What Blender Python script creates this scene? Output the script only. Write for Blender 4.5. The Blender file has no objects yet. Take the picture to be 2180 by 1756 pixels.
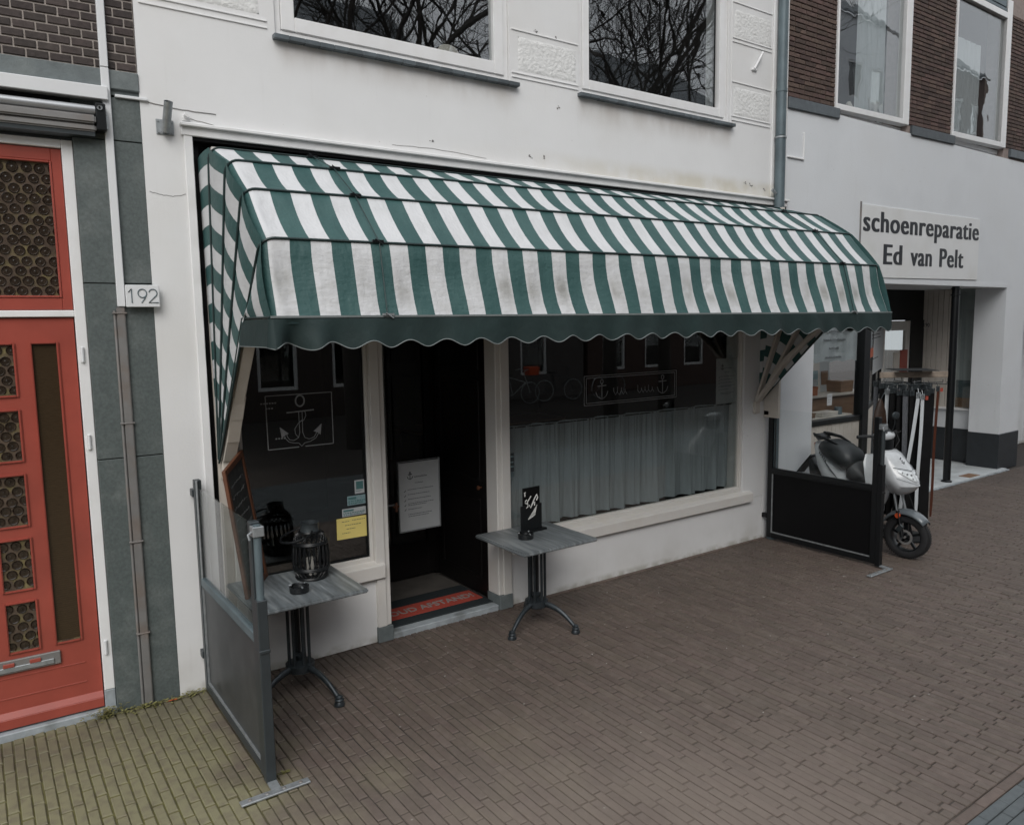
import bpy, bmesh, math, random
from mathutils import Matrix, Vector
random.seed(7)
PI = math.pi
S = bpy.context.scene
COL = S.collection
# ------------------------------------------------------------------ camera
CAMP = Vector((0.0, -5.43758, 2.5))
CR = Vector((0.81727808, -0.57602108, -0.01600763))
CU = Vector((0.07907834, 0.08459595, 0.99327244))
CF = Vector((0.57079169, 0.81304566, -0.11468921))
cam = bpy.data.cameras.new('camera')
cam.sensor_width = 36.0
cam.lens = 36.0 * 1637.162 / 2180.0
cam.clip_start = 0.05
cam.clip_end = 400
camo = bpy.data.objects.new('camera', cam)
COL.objects.link(camo)
m = Matrix.Identity(4)
for i in range(3):
    m[i][0] = CR[i]; m[i][1] = CU[i]; m[i][2] = -CF[i]; m[i][3] = CAMP[i]
camo.matrix_world = m
S.camera = camo
# ------------------------------------------------------------------ light
W = bpy.data.worlds.new('World'); S.world = W; W.use_nodes = True
nt = W.node_tree
bg = nt.nodes['Background']
sky = nt.nodes.new('ShaderNodeTexSky'); sky.sky_type = 'NISHITA'; sky.sun_disc = False
SUN_EL, SUN_ROT = math.radians(42), math.radians(215)
sky.sun_elevation = SUN_EL; sky.sun_rotation = SUN_ROT
sky.air_density = 1.0; sky.dust_density = 4.0; sky.ozone_density = 1.0
hs = nt.nodes.new('ShaderNodeHueSaturation'); hs.inputs['Saturation'].default_value = 0.30
nt.links.new(sky.outputs[0], hs.inputs['Color'])
mxs = nt.nodes.new('ShaderNodeMix'); mxs.data_type = 'RGBA'; mxs.inputs['Factor'].default_value = 0.75   # cloud layer evens the sky out
tcs = nt.nodes.new('ShaderNodeTexCoord'); sps = nt.nodes.new('ShaderNodeSeparateXYZ'); nt.links.new(tcs.outputs['Generated'], sps.inputs[0])
mrs = nt.nodes.new('ShaderNodeMapRange'); mrs.inputs['To Min'].default_value = 0.72; mrs.inputs['To Max'].default_value = 1.25   # overcast: brighter towards the zenith
nt.links.new(sps.outputs[2], mrs.inputs['Value'])
ovc = nt.nodes.new('ShaderNodeVectorMath'); ovc.operation = 'SCALE'; ovc.inputs[0].default_value = (7.6, 7.95, 8.4)
nt.links.new(mrs.outputs[0], ovc.inputs['Scale']); nt.links.new(ovc.outputs[0], mxs.inputs['B'])
nt.links.new(hs.outputs[0], mxs.inputs['A']); nt.links.new(mxs.outputs['Result'], bg.inputs['Color'])
bg.inputs['Strength'].default_value = 0.105
sl = bpy.data.lights.new('sun', 'SUN'); sl.energy = 1.15; sl.angle = math.radians(38); sl.color = (1.0, 0.97, 0.93)
so = bpy.data.objects.new('sun', sl); COL.objects.link(so)
sd = Vector((math.sin(SUN_ROT) * math.cos(SUN_EL), math.cos(SUN_ROT) * math.cos(SUN_EL), math.sin(SUN_EL)))
so.rotation_euler = sd.to_track_quat('Z', 'Y').to_euler()
S.view_settings.view_transform = 'Standard'; S.view_settings.look = 'None'
S.view_settings.gamma = 1.0; S.view_settings.use_curve_mapping = False
S.view_settings.exposure = 0.52
S.render.engine = 'CYCLES'
S.cycles.max_bounces = 7; S.cycles.diffuse_bounces = 4; S.cycles.glossy_bounces = 4
S.cycles.transparent_max_bounces = 12; S.cycles.transmission_bounces = 6
S.cycles.caustics_reflective = False; S.cycles.caustics_refractive = False

# ------------------------------------------------------------------ helpers
MW = {}
def rotz(a): return Matrix.Rotation(a, 4, 'Z')
def wm(o): return MW.get(o.name, Matrix.Identity(4)) if o else Matrix.Identity(4)
def link(o, parent=None, mat=None):
    COL.objects.link(o)
    if mat is None: mat = Matrix.Identity(4)
    if parent is not None:
        o.parent = parent
    o.matrix_basis = mat
    MW[o.name] = wm(parent) @ mat
    return o
def tag(o, label=None, cat=None, group=None, kind=None):
    if label: o['label'] = label
    if cat: o['category'] = cat
    if group: o['group'] = group
    if kind: o['kind'] = kind
    return o
def thing(name, label, cat, loc=(0, 0, 0), rz=0, group=None):
    o = bpy.data.objects.new(name, None)
    o.empty_display_size = 0.2
    link(o, None, Matrix.Translation(loc) @ rotz(rz))
    return tag(o, label, cat, group)
class MB:
    def __init__(s, frame=None):
        s.v = []; s.f = []; s.fr = frame; s.uv = {}; s.rn = []
    def add(s, vs, fs, rnd=None):
        n = len(s.v); s.v += [tuple(p) for p in vs]
        for f in fs:
            s.f.append([i + n for i in f]); s.rn.append(rnd)
        return n
    def box(s, x0, x1, y0, y1, z0, z1, M=None):
        vs = [(x, y, z) for z in (z0, z1) for y in (y0, y1) for x in (x0, x1)]
        if M is not None: vs = [tuple(M @ Vector(p)) for p in vs]
        s.add(vs, [(0, 2, 3, 1), (4, 5, 7, 6), (0, 1, 5, 4), (2, 6, 7, 3), (0, 4, 6, 2), (1, 3, 7, 5)])
        return s
    def ring_prism(s, pts, d):            # closed polygon pts (3d) extruded by vector d
        n = len(pts); d = Vector(d)
        a = [Vector(p) for p in pts]; vs = a + [p + d for p in a]
        fs = [list(range(n))[::-1], list(range(n, 2 * n))]
        fs += [(i, (i + 1) % n, n + (i + 1) % n, n + i) for i in range(n)]
        s.add(vs, fs); return s
    def bar(s, a, b, w, h, up=(0, 0, 1)):   # rectangular bar from a to b
        a = Vector(a); b = Vector(b); d = (b - a).normalized(); up = Vector(up)
        r = d.cross(up)
        if r.length < 1e-4: r = d.cross(Vector((1, 0, 0)))
        r.normalize(); u = r.cross(d).normalized()
        c = [a + r * sx * w / 2 + u * sy * h / 2 for sx, sy in ((-1, -1), (1, -1), (1, 1), (-1, 1))]
        s.ring_prism(c, b - a); return s
    def tube(s, path, r, n=8, cap=True, rr=None):
        P = [Vector(p) for p in path]; vs = []; prev = None
        for i, p in enumerate(P):
            t = (P[min(i + 1, len(P) - 1)] - P[max(i - 1, 0)])
            if t.length < 1e-9: t = Vector((0, 0, 1))
            t.normalize()
            if prev is None:
                a = t.orthogonal().normalized()
            else:
                a = prev - t * prev.dot(t)
                a = a.normalized() if a.length > 1e-6 else t.orthogonal().normalized()
            prev = a; b = t.cross(a); q = rr[i] if rr else r
            for k in range(n):
                an = 2 * PI * k / n
                vs.append(p + a * math.cos(an) * q + b * math.sin(an) * q)
        fs = []
        for i in range(len(P) - 1):
            for k in range(n):
                fs.append((i * n + k, i * n + (k + 1) % n, (i + 1) * n + (k + 1) % n, (i + 1) * n + k))
        if cap:
            fs.append(list(range(n))[::-1]); fs.append([(len(P) - 1) * n + k for k in range(n)])
        s.add(vs, fs); return s
    def lathe(s, prof, c, n=24, axis='Z', cap=False):
        c = Vector(c); vs = []
        for (r, h) in prof:
            for k in range(n):
                a = 2 * PI * k / n
                if axis == 'Z': vs.append(c + Vector((r * math.cos(a), r * math.sin(a), h)))
                elif axis == 'X': vs.append(c + Vector((h, r * math.cos(a), r * math.sin(a))))
                else: vs.append(c + Vector((r * math.cos(a), h, r * math.sin(a))))
        fs = [(i * n + k, i * n + (k + 1) % n, (i + 1) * n + (k + 1) % n, (i + 1) * n + k) for i in range(len(prof) - 1) for k in range(n)]
        if cap: fs.append(list(range(n))[::-1]); fs.append([(len(prof) - 1) * n + k for k in range(n)])
        s.add(vs, fs); return s
    def loft(s, rings, cap=True, closed=True):
        n = len(rings[0]); vs = [p for r in rings for p in r]; fs = []
        for i in range(len(rings) - 1):
            for k in range(n if closed else n - 1):
                fs.append((i * n + k, i * n + (k + 1) % n, (i + 1) * n + (k + 1) % n, (i + 1) * n + k))
        if cap: fs.append(list(range(n))[::-1]); fs.append([(len(rings) - 1) * n + k for k in range(n)])
        return s.add(vs, fs)
    def build(s, name, mat, parent=None, smooth=False, bevel=0, label=None, seg=1, recalc=True, solid=0):
        me = bpy.data.meshes.new(name)
        L = wm(parent).inverted() @ (s.fr if s.fr is not None else Matrix.Identity(4))
        me.from_pydata([tuple(L @ Vector(p)) for p in s.v], [], s.f)
        if any(r is not None for r in s.rn):
            at = me.attributes.new('rnd', 'FLOAT', 'FACE')
            for i, r in enumerate(s.rn): at.data[i].value = r or 0.0
        if s.uv:
            ul = me.uv_layers.new(name='UVMap')
            for l in me.loops:
                ul.data[l.index].uv = s.uv.get(l.vertex_index, (0, 0))
        if bevel or recalc:
            bm = bmesh.new(); bm.from_mesh(me)
            if recalc: bmesh.ops.recalc_face_normals(bm, faces=bm.faces)
            if bevel:
                es = [e for e in bm.edges if len(e.link_faces) == 2 and e.calc_face_angle(0) > 0.6]
                bmesh.ops.bevel(bm, geom=es, offset=bevel, segments=seg, affect='EDGES', clamp_overlap=True)
            bm.to_mesh(me); bm.free()
        if smooth:
            me.polygons.foreach_set('use_smooth', [True] * len(me.polygons))
            try: me.set_sharp_from_angle(angle=math.radians(38))
            except Exception: pass
        me.materials.append(mat)
        o = bpy.data.objects.new(name, me)
        link(o, parent)
        if solid:
            md = o.modifiers.new('thick', 'SOLIDIFY'); md.thickness = solid; md.offset = 0
        if label: o['label'] = label
        return o
def box(name, mat, b, parent=None, frame=None, bevel=0, label=None, smooth=False):
    return MB(frame).box(*b).build(name, mat, parent, bevel=bevel, label=label, smooth=smooth)
def dup(root, loc, rz=0, label=None):
    mat = Matrix.Translation(loc) @ rotz(rz)
    r = root.copy(); link(r, None, mat)
    if label: r['label'] = label
    for ch in list(root.children):
        c = ch.copy(); COL.objects.link(c); c.parent = r
        for g in ch.children:
            d = g.copy(); COL.objects.link(d); d.parent = c
    return r
def pix(x, y, z):
    v = Vector((x, y, z)) - CAMP; zz = v.dot(CF)
    if zz < 0.1: return None
    return (1090 + 1637.16 * v.dot(CR) / zz, 878 - 1637.16 * v.dot(CU) / zz)
def inframe(x, y, z, mrg=10):
    p = pix(x, y, z)
    return p is not None and -mrg < p[0] < 2180 + mrg and -mrg < p[1] < 1756 + mrg

# ------------------------------------------------------------------ materials
MATS = {}
def pm(name, col, rough=0.6, var=0.12, scale=6.0, bump=0.0, bscale=80.0, metal=0.0, tint=None, tamt=0.0, tscale=3.0,
       rnd=0.0, stretch=None, spec=None, coat=0.0, hue=0.0):
    M = bpy.data.materials.new(name); M.use_nodes = True; T = M.node_tree; N = T.nodes; Lk = T.links
    b = N['Principled BSDF']; b.inputs['Roughness'].default_value = rough; b.inputs['Metallic'].default_value = metal
    if spec is not None: b.inputs['Specular IOR Level'].default_value = spec
    if coat: b.inputs['Coat Weight'].default_value = coat; b.inputs['Coat Roughness'].default_value = 0.08
    g = N.new('ShaderNodeNewGeometry'); pos = g.outputs['Position']
    if stretch:
        mp = N.new('ShaderNodeMapping'); mp.inputs['Scale'].default_value = stretch
        Lk.new(pos, mp.inputs['Vector']); pos = mp.outputs[0]
    no = N.new('ShaderNodeTexNoise'); no.inputs['Scale'].default_value = scale; no.inputs['Detail'].default_value = 6; no.inputs['Roughness'].default_value = 0.6
    Lk.new(pos, no.inputs['Vector'])
    mr = N.new('ShaderNodeMapRange'); mr.inputs['From Min'].default_value = 0.3; mr.inputs['From Max'].default_value = 0.7
    mr.inputs['To Min'].default_value = 1 - var; mr.inputs['To Max'].default_value = 1 + var
    Lk.new(no.outputs['Fac'], mr.inputs['Value'])
    val = mr.outputs[0]
    if rnd:
        oi = N.new('ShaderNodeObjectInfo'); at = N.new('ShaderNodeAttribute'); at.attribute_name = 'rnd'
        ad = N.new('ShaderNodeMath'); ad.operation = 'ADD'; Lk.new(oi.outputs['Random'], ad.inputs[0]); Lk.new(at.outputs['Fac'], ad.inputs[1])
        fr = N.new('ShaderNodeMath'); fr.operation = 'FRACT'; Lk.new(ad.outputs[0], fr.inputs[0])
        m2 = N.new('ShaderNodeMapRange'); m2.inputs['To Min'].default_value = 1 - rnd; m2.inputs['To Max'].default_value = 1 + rnd
        Lk.new(fr.outputs[0], m2.inputs['Value'])
        mu = N.new('ShaderNodeMath'); mu.operation = 'MULTIPLY'; Lk.new(val, mu.inputs[0]); Lk.new(m2.outputs[0], mu.inputs[1]); val = mu.outputs[0]
    base = N.new('ShaderNodeRGB'); base.outputs[0].default_value = (*col, 1)
    cout = base.outputs[0]
    if hue and rnd:
        wn = N.new('ShaderNodeTexWhiteNoise'); wn.noise_dimensions = '1D'; Lk.new(fr.outputs[0], wn.inputs['W'])
        m3 = N.new('ShaderNodeMapRange'); m3.inputs['To Min'].default_value = 0.5 - hue; m3.inputs['To Max'].default_value = 0.5 + hue
        Lk.new(wn.outputs['Value'], m3.inputs['Value'])
        hv = N.new('ShaderNodeHueSaturation'); Lk.new(m3.outputs[0], hv.inputs['Hue']); Lk.new(cout, hv.inputs['Color']); cout = hv.outputs[0]
    if tint:
        n2 = N.new('ShaderNodeTexNoise'); n2.inputs['Scale'].default_value = tscale; n2.inputs['Detail'].default_value = 5; Lk.new(pos, n2.inputs['Vector'])
        r2 = N.new('ShaderNodeMapRange'); r2.inputs['From Min'].default_value = 0.48; r2.inputs['From Max'].default_value = 0.72; r2.inputs['To Max'].default_value = tamt
        Lk.new(n2.outputs['Fac'], r2.inputs['Value'])
        mx = N.new('ShaderNodeMix'); mx.data_type = 'RGBA'; Lk.new(r2.outputs[0], mx.inputs['Factor']); Lk.new(cout, mx.inputs['A']); mx.inputs['B'].default_value = (*tint, 1)
        cout = mx.outputs['Result']
    vm = N.new('ShaderNodeVectorMath'); vm.operation = 'SCALE'; Lk.new(cout, vm.inputs[0]); Lk.new(val, vm.inputs['Scale'])
    Lk.new(vm.outputs[0], b.inputs['Base Color'])
    if bump:
        n3 = N.new('ShaderNodeTexNoise'); n3.inputs['Scale'].default_value = bscale; n3.inputs['Detail'].default_value = 5; Lk.new(g.outputs['Position'], n3.inputs['Vector'])
        bp = N.new('ShaderNodeBump'); bp.inputs['Strength'].default_value = bump; bp.inputs['Distance'].default_value = 0.004
        Lk.new(n3.outputs['Fac'], bp.inputs['Height']); Lk.new(bp.outputs[0], b.inputs['Normal'])
    MATS[name] = M
    M_last[name] = (T, b, vm, pos, g)
    return M
M_last = {}
def overlay(name, build):
    """build(T, N, Lk, colour_socket, geometry) -> new colour socket; rewires base colour"""
    T, b, vm, pos, g = M_last[name]
    out = build(T, T.nodes, T.links, vm.outputs[0], g)
    T.links.new(out, b.inputs['Base Color'])
def mathn(T, op, a, b=None, clamp=False):
    n = T.nodes.new('ShaderNodeMath'); n.operation = op; n.use_clamp = clamp
    for i, q in enumerate((a, b)):
        if q is None: continue
        if isinstance(q, (int, float)): n.inputs[i].default_value = q
        else: T.links.new(q, n.inputs[i])
    return n.outputs[0]
def mixc(T, fac, a, b):
    n = T.nodes.new('ShaderNodeMix'); n.data_type = 'RGBA'
    if isinstance(fac, (int, float)): n.inputs['Factor'].default_value = fac
    else: T.links.new(fac, n.inputs['Factor'])
    for k, q in (('A', a), ('B', b)):
        if isinstance(q, tuple): n.inputs[k].default_value = (*q, 1)
        else: T.links.new(q, n.inputs[k])
    return n.outputs['Result']
def mrange(T, v, a, b, c=0.0, d=1.0, smooth=True):
    n = T.nodes.new('ShaderNodeMapRange'); n.inputs['From Min'].default_value = a; n.inputs['From Max'].default_value = b
    n.inputs['To Min'].default_value = c; n.inputs['To Max'].default_value = d
    if smooth: n.interpolation_type = 'SMOOTHSTEP'
    T.links.new(v, n.inputs['Value']); return n.outputs[0]
def noise(T, vec, scale, detail=4, mapping=None):
    n = T.nodes.new('ShaderNodeTexNoise'); n.inputs['Scale'].default_value = scale; n.inputs['Detail'].default_value = detail
    if mapping:
        mp = T.nodes.new('ShaderNodeMapping'); mp.inputs['Scale'].default_value = mapping
        T.links.new(vec, mp.inputs['Vector']); vec = mp.outputs[0]
    T.links.new(vec, n.inputs['Vector']); return n.outputs['Fac']
def xyz(T, vec):
    n = T.nodes.new('ShaderNodeSeparateXYZ'); T.links.new(vec, n.inputs[0]); return n.outputs

plaster = pm('white_render', (0.70, 0.70, 0.70), 0.75, 0.035, 1.3, 0.22, 60, tint=(0.60, 0.58, 0.54), tamt=0.35, tscale=1.1)
def grime_and_shade(T, N, Lk, c, g):
    X = xyz(T, g.outputs['Position'])
    # dirt splash at the foot of the wall, thin runs below the sills and lintel, a few specks
    n1 = noise(T, g.outputs['Position'], 7, 5)
    low = mathn(T, 'MULTIPLY', mrange(T, X[2], 0.0, 0.42, 1.0, 0.0), mrange(T, noise(T, g.outputs['Position'], 3.2, 8), 0.3, 0.75))
    rim = mathn(T, 'MULTIPLY', mrange(T, X[2], 0.02, 0.08, 1.0, 0.0), mrange(T, n1, 0.35, 0.6))
    c = mixc(T, mathn(T, 'MULTIPLY', rim, 0.5), c, (0.22, 0.21, 0.15))
    c = mixc(T, mathn(T, 'MULTIPLY', low, 0.30), c, (0.30, 0.28, 0.23))
    st = noise(T, g.outputs['Position'], 3, 4, (7, 7, 0.5))
    c = mixc(T, mathn(T, 'MULTIPLY', mrange(T, st, 0.58, 0.78), 0.07), c, (0.36, 0.34, 0.31))
    # dirt plus painted soft shading under the two upper sills and a yellowed strip over the lintel
    us = mathn(T, 'MULTIPLY', mrange(T, X[2], 4.20, 4.47), mrange(T, X[2], 4.47, 4.52, 1.0, 0.0))
    inx = mathn(T, 'MAXIMUM', mathn(T, 'MULTIPLY', mrange(T, X[0], 1.85, 1.95), mrange(T, X[0], 3.85, 3.95, 1, 0)), mathn(T, 'MULTIPLY', mrange(T, X[0], 4.55, 4.65), mrange(T, X[0], 6.6, 6.7, 1, 0)))
    c = mixc(T, mathn(T, 'MULTIPLY', mathn(T, 'MULTIPLY', us, inx), mrange(T, noise(T, g.outputs['Position'], 6, 5, (1, 1, 0.4)), 0.3, 0.7, 0.15, 0.5)), c, (0.33, 0.28, 0.24))
    yl = mathn(T, 'MULTIPLY', mathn(T, 'MULTIPLY', mrange(T, X[2], 3.80, 3.84), mrange(T, X[2], 3.90, 4.02, 1, 0)), mathn(T, 'MULTIPLY', mrange(T, X[0], 2.6, 6.8), mrange(T, X[0], 7.5, 7.62, 1.0, 0.0)))
    c = mixc(T, mathn(T, 'MULTIPLY', yl, mrange(T, noise(T, g.outputs['Position'], 4, 5), 0.3, 0.65, 0.2, 0.75)), c, (0.52, 0.48, 0.38))
    sp = noise(T, g.outputs['Position'], 26, 2)
    c = mixc(T, mathn(T, 'MULTIPLY', mrange(T, sp, 0.745, 0.77), 0.35), c, (0.28, 0.26, 0.24))
    return c
overlay('white_render', grime_and_shade)
plaster_rough = pm('white_rough_render', (0.69, 0.69, 0.68), 0.85, 0.05, 9, 1.0, 34)
M_last['white_rough_render'][0].nodes['Bump'].inputs['Distance'].default_value = 0.010
plaster_r = pm('pale_grey_render', (0.66, 0.68, 0.70), 0.75, 0.05, 0.9, 0.35, 60, tint=(0.50, 0.50, 0.49), tamt=0.35, tscale=0.9)
overlay('pale_grey_render', grime_and_shade)
whitewood = pm('white_painted_wood', (0.66, 0.64, 0.61), 0.42, 0.05, 5, 0.12, 40, tint=(0.50, 0.46, 0.40), tamt=0.35, tscale=5)
creamwood = pm('cream_painted_wood', (0.56, 0.52, 0.47), 0.45, 0.06, 5, 0.15, 50, tint=(0.42, 0.36, 0.30), tamt=0.4, tscale=4)
windowpaint = pm('window_white_paint', (0.74, 0.74, 0.74), 0.35, 0.03, 4, 0.08, 30, tint=(0.6, 0.58, 0.55), tamt=0.25, tscale=6)
granite = pm('grey_granite', (0.083, 0.100, 0.098), 0.55, 0.22, 55, 0.25, 160, tint=(0.15, 0.165, 0.16), tamt=0.6, tscale=5)
bluestone = pm('blue_grey_stone', (0.125, 0.145, 0.148), 0.7, 0.18, 12, 0.5, 90, tint=(0.2, 0.22, 0.21), tamt=0.4, tscale=4)
slate = pm('slate_tile', (0.085, 0.10, 0.11), 0.5, 0.2, 14, 0.3, 60, rnd=0.25)
stepstone = pm('worn_threshold_stone', (0.30, 0.33, 0.35), 0.6, 0.2, 9, 0.3, 60, tint=(0.12, 0.13, 0.12), tamt=0.7, tscale=7)
brick_l = pm('dark_brown_brick', (0.045, 0.034, 0.031), 0.8, 0.3, 30, 0.6, 70, rnd=0.35, hue=0.015)
brick_r = pm('brown_brick', (0.082, 0.052, 0.042), 0.8, 0.28, 30, 0.6, 70, rnd=0.35, hue=0.015)
mortar_l = pm('pale_mortar', (0.36, 0.32, 0.29), 0.9, 0.15, 20, 0.6, 120)
mortar_r = pm('brown_mortar', (0.27, 0.22, 0.20), 0.9, 0.15, 20, 0.6, 120)
redpaint = pm('red_gloss_paint', (0.315, 0.066, 0.047), 0.32, 0.12, 3, 0.10, 14, coat=0.15, tint=(0.235, 0.055, 0.042), tamt=0.6, tscale=2.2)
zinc = pm('weathered_zinc', (0.11, 0.145, 0.16), 0.45, 0.15, 6, 0.15, 40, metal=0.2, tint=(0.07, 0.09, 0.10), tamt=0.6, tscale=4)
zinc_l = pm('grey_metal_duct', (0.21, 0.205, 0.20), 0.5, 0.12, 6, 0.1, 50, metal=0.3, tint=(0.2, 0.13, 0.09), tamt=0.4, tscale=7)
alu = pm('brushed_aluminium', (0.40, 0.41, 0.42), 0.35, 0.08, 6, 0, metal=0.6)
whiteplastic = pm('white_plastic', (0.66, 0.67, 0.68), 0.35, 0.03, 4)
galv = pm('galvanised_steel', (0.34, 0.36, 0.37), 0.45, 0.2, 22, 0.1, 60, metal=0.6)
blackpaint = pm('black_painted_metal', (0.006, 0.007, 0.008), 0.38, 0.1, 8, spec=0.35)
anthracite = pm('anthracite_metal', (0.040, 0.048, 0.052), 0.4, 0.12, 8, metal=0.2)
castiron = pm('grey_black_cast_iron', (0.030, 0.037, 0.042), 0.38, 0.3, 18, 0.35, 60, metal=0.4)
panelgrey = pm('dark_grey_panel', (0.040, 0.044, 0.046), 0.42, 0.18, 5, tint=(0.075, 0.078, 0.078), tamt=0.5, tscale=4)
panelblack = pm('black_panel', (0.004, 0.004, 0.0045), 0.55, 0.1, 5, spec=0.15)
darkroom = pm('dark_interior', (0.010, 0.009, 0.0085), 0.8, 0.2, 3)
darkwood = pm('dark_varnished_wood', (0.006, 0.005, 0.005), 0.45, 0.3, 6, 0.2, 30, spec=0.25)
counterwood = pm('brown_counter_wood', (0.21, 0.125, 0.075), 0.5, 0.2, 5, stretch=(1, 1, 6))
concrete_in = pm('worn_inner_floor', (0.11, 0.10, 0.09), 0.6, 0.25, 6)
orangewood = pm('orange_wood_frame', (0.10, 0.036, 0.016), 0.5, 0.2, 14, stretch=(6, 6, 1))
chalkboard = pm('chalkboard', (0.018, 0.020, 0.020), 0.6, 0.2, 9, tint=(0.07, 0.075, 0.075), tamt=0.6, tscale=14)
chalkfaint = pm('smudged_chalk', (0.13, 0.135, 0.135), 0.9, 0.3, 60)
chalk = pm('chalk', (0.60, 0.60, 0.58), 0.9, 0.2, 60)
decalm = pm('faded_window_decal', (0.27, 0.28, 0.285), 0.6, 0.15, 40)
paper = pm('white_paper', (0.43, 0.45, 0.46), 0.7, 0.04, 10)
ink = pm('dark_ink', (0.05, 0.055, 0.06), 0.7, 0.1, 10)
yellowpaper = pm('yellow_paper', (0.75, 0.62, 0.20), 0.7, 0.03, 10)
tealprint = pm('teal_print', (0.07, 0.17, 0.17), 0.5, 0.2, 60)
tealprint2 = pm('pale_teal_print', (0.22, 0.32, 0.34), 0.5, 0.2, 60)
rubber = pm('black_rubber', (0.014, 0.014, 0.015), 0.7, 0.2, 20, 0.3, 120)
matred = pm('red_mat_pile', (0.34, 0.050, 0.032), 0.9, 0.2, 120, 0.5, 300)
matgrey = pm('grey_mat_letters', (0.24, 0.23, 0.22), 0.9, 0.2, 120)
matblack = pm('black_mat_border', (0.014, 0.020, 0.023), 0.8, 0.2, 60)
tabletop = pm('weathered_grey_tabletop', (0.135, 0.150, 0.158), 0.36, 0.4, 3, 0.1, 40, stretch=(12, 1.0, 1), tint=(0.26, 0.28, 0.285), tamt=0.9, tscale=2.4)
signwhite = pm('sign_board', (0.69, 0.695, 0.69), 0.4, 0.02, 3, tint=(0.57, 0.56, 0.52), tamt=0.4, tscale=2)
lettering = pm('black_lettering', (0.012, 0.014, 0.018), 0.5, 0.05, 3)
plinth = pm('black_plinth_paint', (0.018, 0.022, 0.026), 0.5, 0.2, 8, 0.3, 60)
tilewhite = pm('pale_stone_tile', (0.52, 0.55, 0.56), 0.4, 0.12, 5, rnd=0.06, tint=(0.4, 0.42, 0.42), tamt=0.4)
soil = pm('joint_sand', (0.036, 0.030, 0.026), 0.95, 0.3, 30, 0.5, 150)
paver = pm('brown_clay_paver', (0.103, 0.079, 0.065), 0.68, 0.16, 22, 0.5, 150, rnd=0.12, hue=0.010, tint=(0.128, 0.103, 0.088), tamt=0.6, tscale=9)
paver_road = pm('blue_grey_paver', (0.088, 0.100, 0.104), 0.7, 0.16, 22, 0.5, 150, rnd=0.14)
paver_edge = pm('reddish_edge_paver', (0.125, 0.095, 0.08), 0.7, 0.16, 22, 0.5, 150, rnd=0.12)
def moss_and_light(amount, moss_and_light_col):
    def f(T, N, Lk, c, g):
        P = g.outputs['Position']; X = xyz(T, P)
        n = noise(T, P, 2.2, 5); n2 = noise(T, P, 16, 3)
        # mossy growth left of the screen and in patches along the open strip of pavement
        edge = mathn(T, 'ADD', X[0], mathn(T, 'MULTIPLY', mathn(T, 'SUBTRACT', n, 0.5), 1.4))
        left = mrange(T, edge, 0.9, 1.5, 1.0, 0.0)
        mid = mathn(T, 'MULTIPLY', mrange(T, X[0], 1.2, 3.4, 1.0, 0.0), mrange(T, X[1], -1.9, -1.3, 1.0, 0.0))
        mid = mathn(T, 'MULTIPLY', mathn(T, 'MULTIPLY', mid, 0.55), mrange(T, n, 0.42, 0.72))
        a = mathn(T, 'MAXIMUM', left, mid)
        a = mathn(T, 'MULTIPLY', a, mrange(T, n2, 0.2, 0.62, 0.45, 1.0))
        c = mixc(T, mathn(T, 'MULTIPLY', a, amount), c, moss_and_light_col)
        # paler close to the street, in front of the cafe: open-sky light painted in
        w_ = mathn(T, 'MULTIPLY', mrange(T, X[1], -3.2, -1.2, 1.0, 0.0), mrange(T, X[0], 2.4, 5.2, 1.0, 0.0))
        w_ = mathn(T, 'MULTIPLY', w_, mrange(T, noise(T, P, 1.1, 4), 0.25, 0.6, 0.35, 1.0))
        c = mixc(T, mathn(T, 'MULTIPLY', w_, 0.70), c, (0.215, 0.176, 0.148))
        # worn-in dark dirt near the house fronts
        d = mathn(T, 'MULTIPLY', mrange(T, X[1], -1.1, 0.0), mrange(T, noise(T, P, 1.6, 5), 0.35, 0.65))
        c = mixc(T, mathn(T, 'MULTIPLY', d, 0.45), c, (0.05, 0.04, 0.035))
        # pale droppings and chewing gum
        sp = noise(T, P, 13, 1)
        c = mixc(T, mathn(T, 'MULTIPLY', mrange(T, sp, 0.785, 0.80), 0.5), c, (0.35, 0.33, 0.30))
        return c
    return f
overlay('brown_clay_paver', moss_and_light(0.80, (0.225, 0.212, 0.120)))  # green growth tinted lighter to paint in the brighter open sky
overlay('joint_sand', moss_and_light(0.95, (0.125, 0.115, 0.038)))

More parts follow.
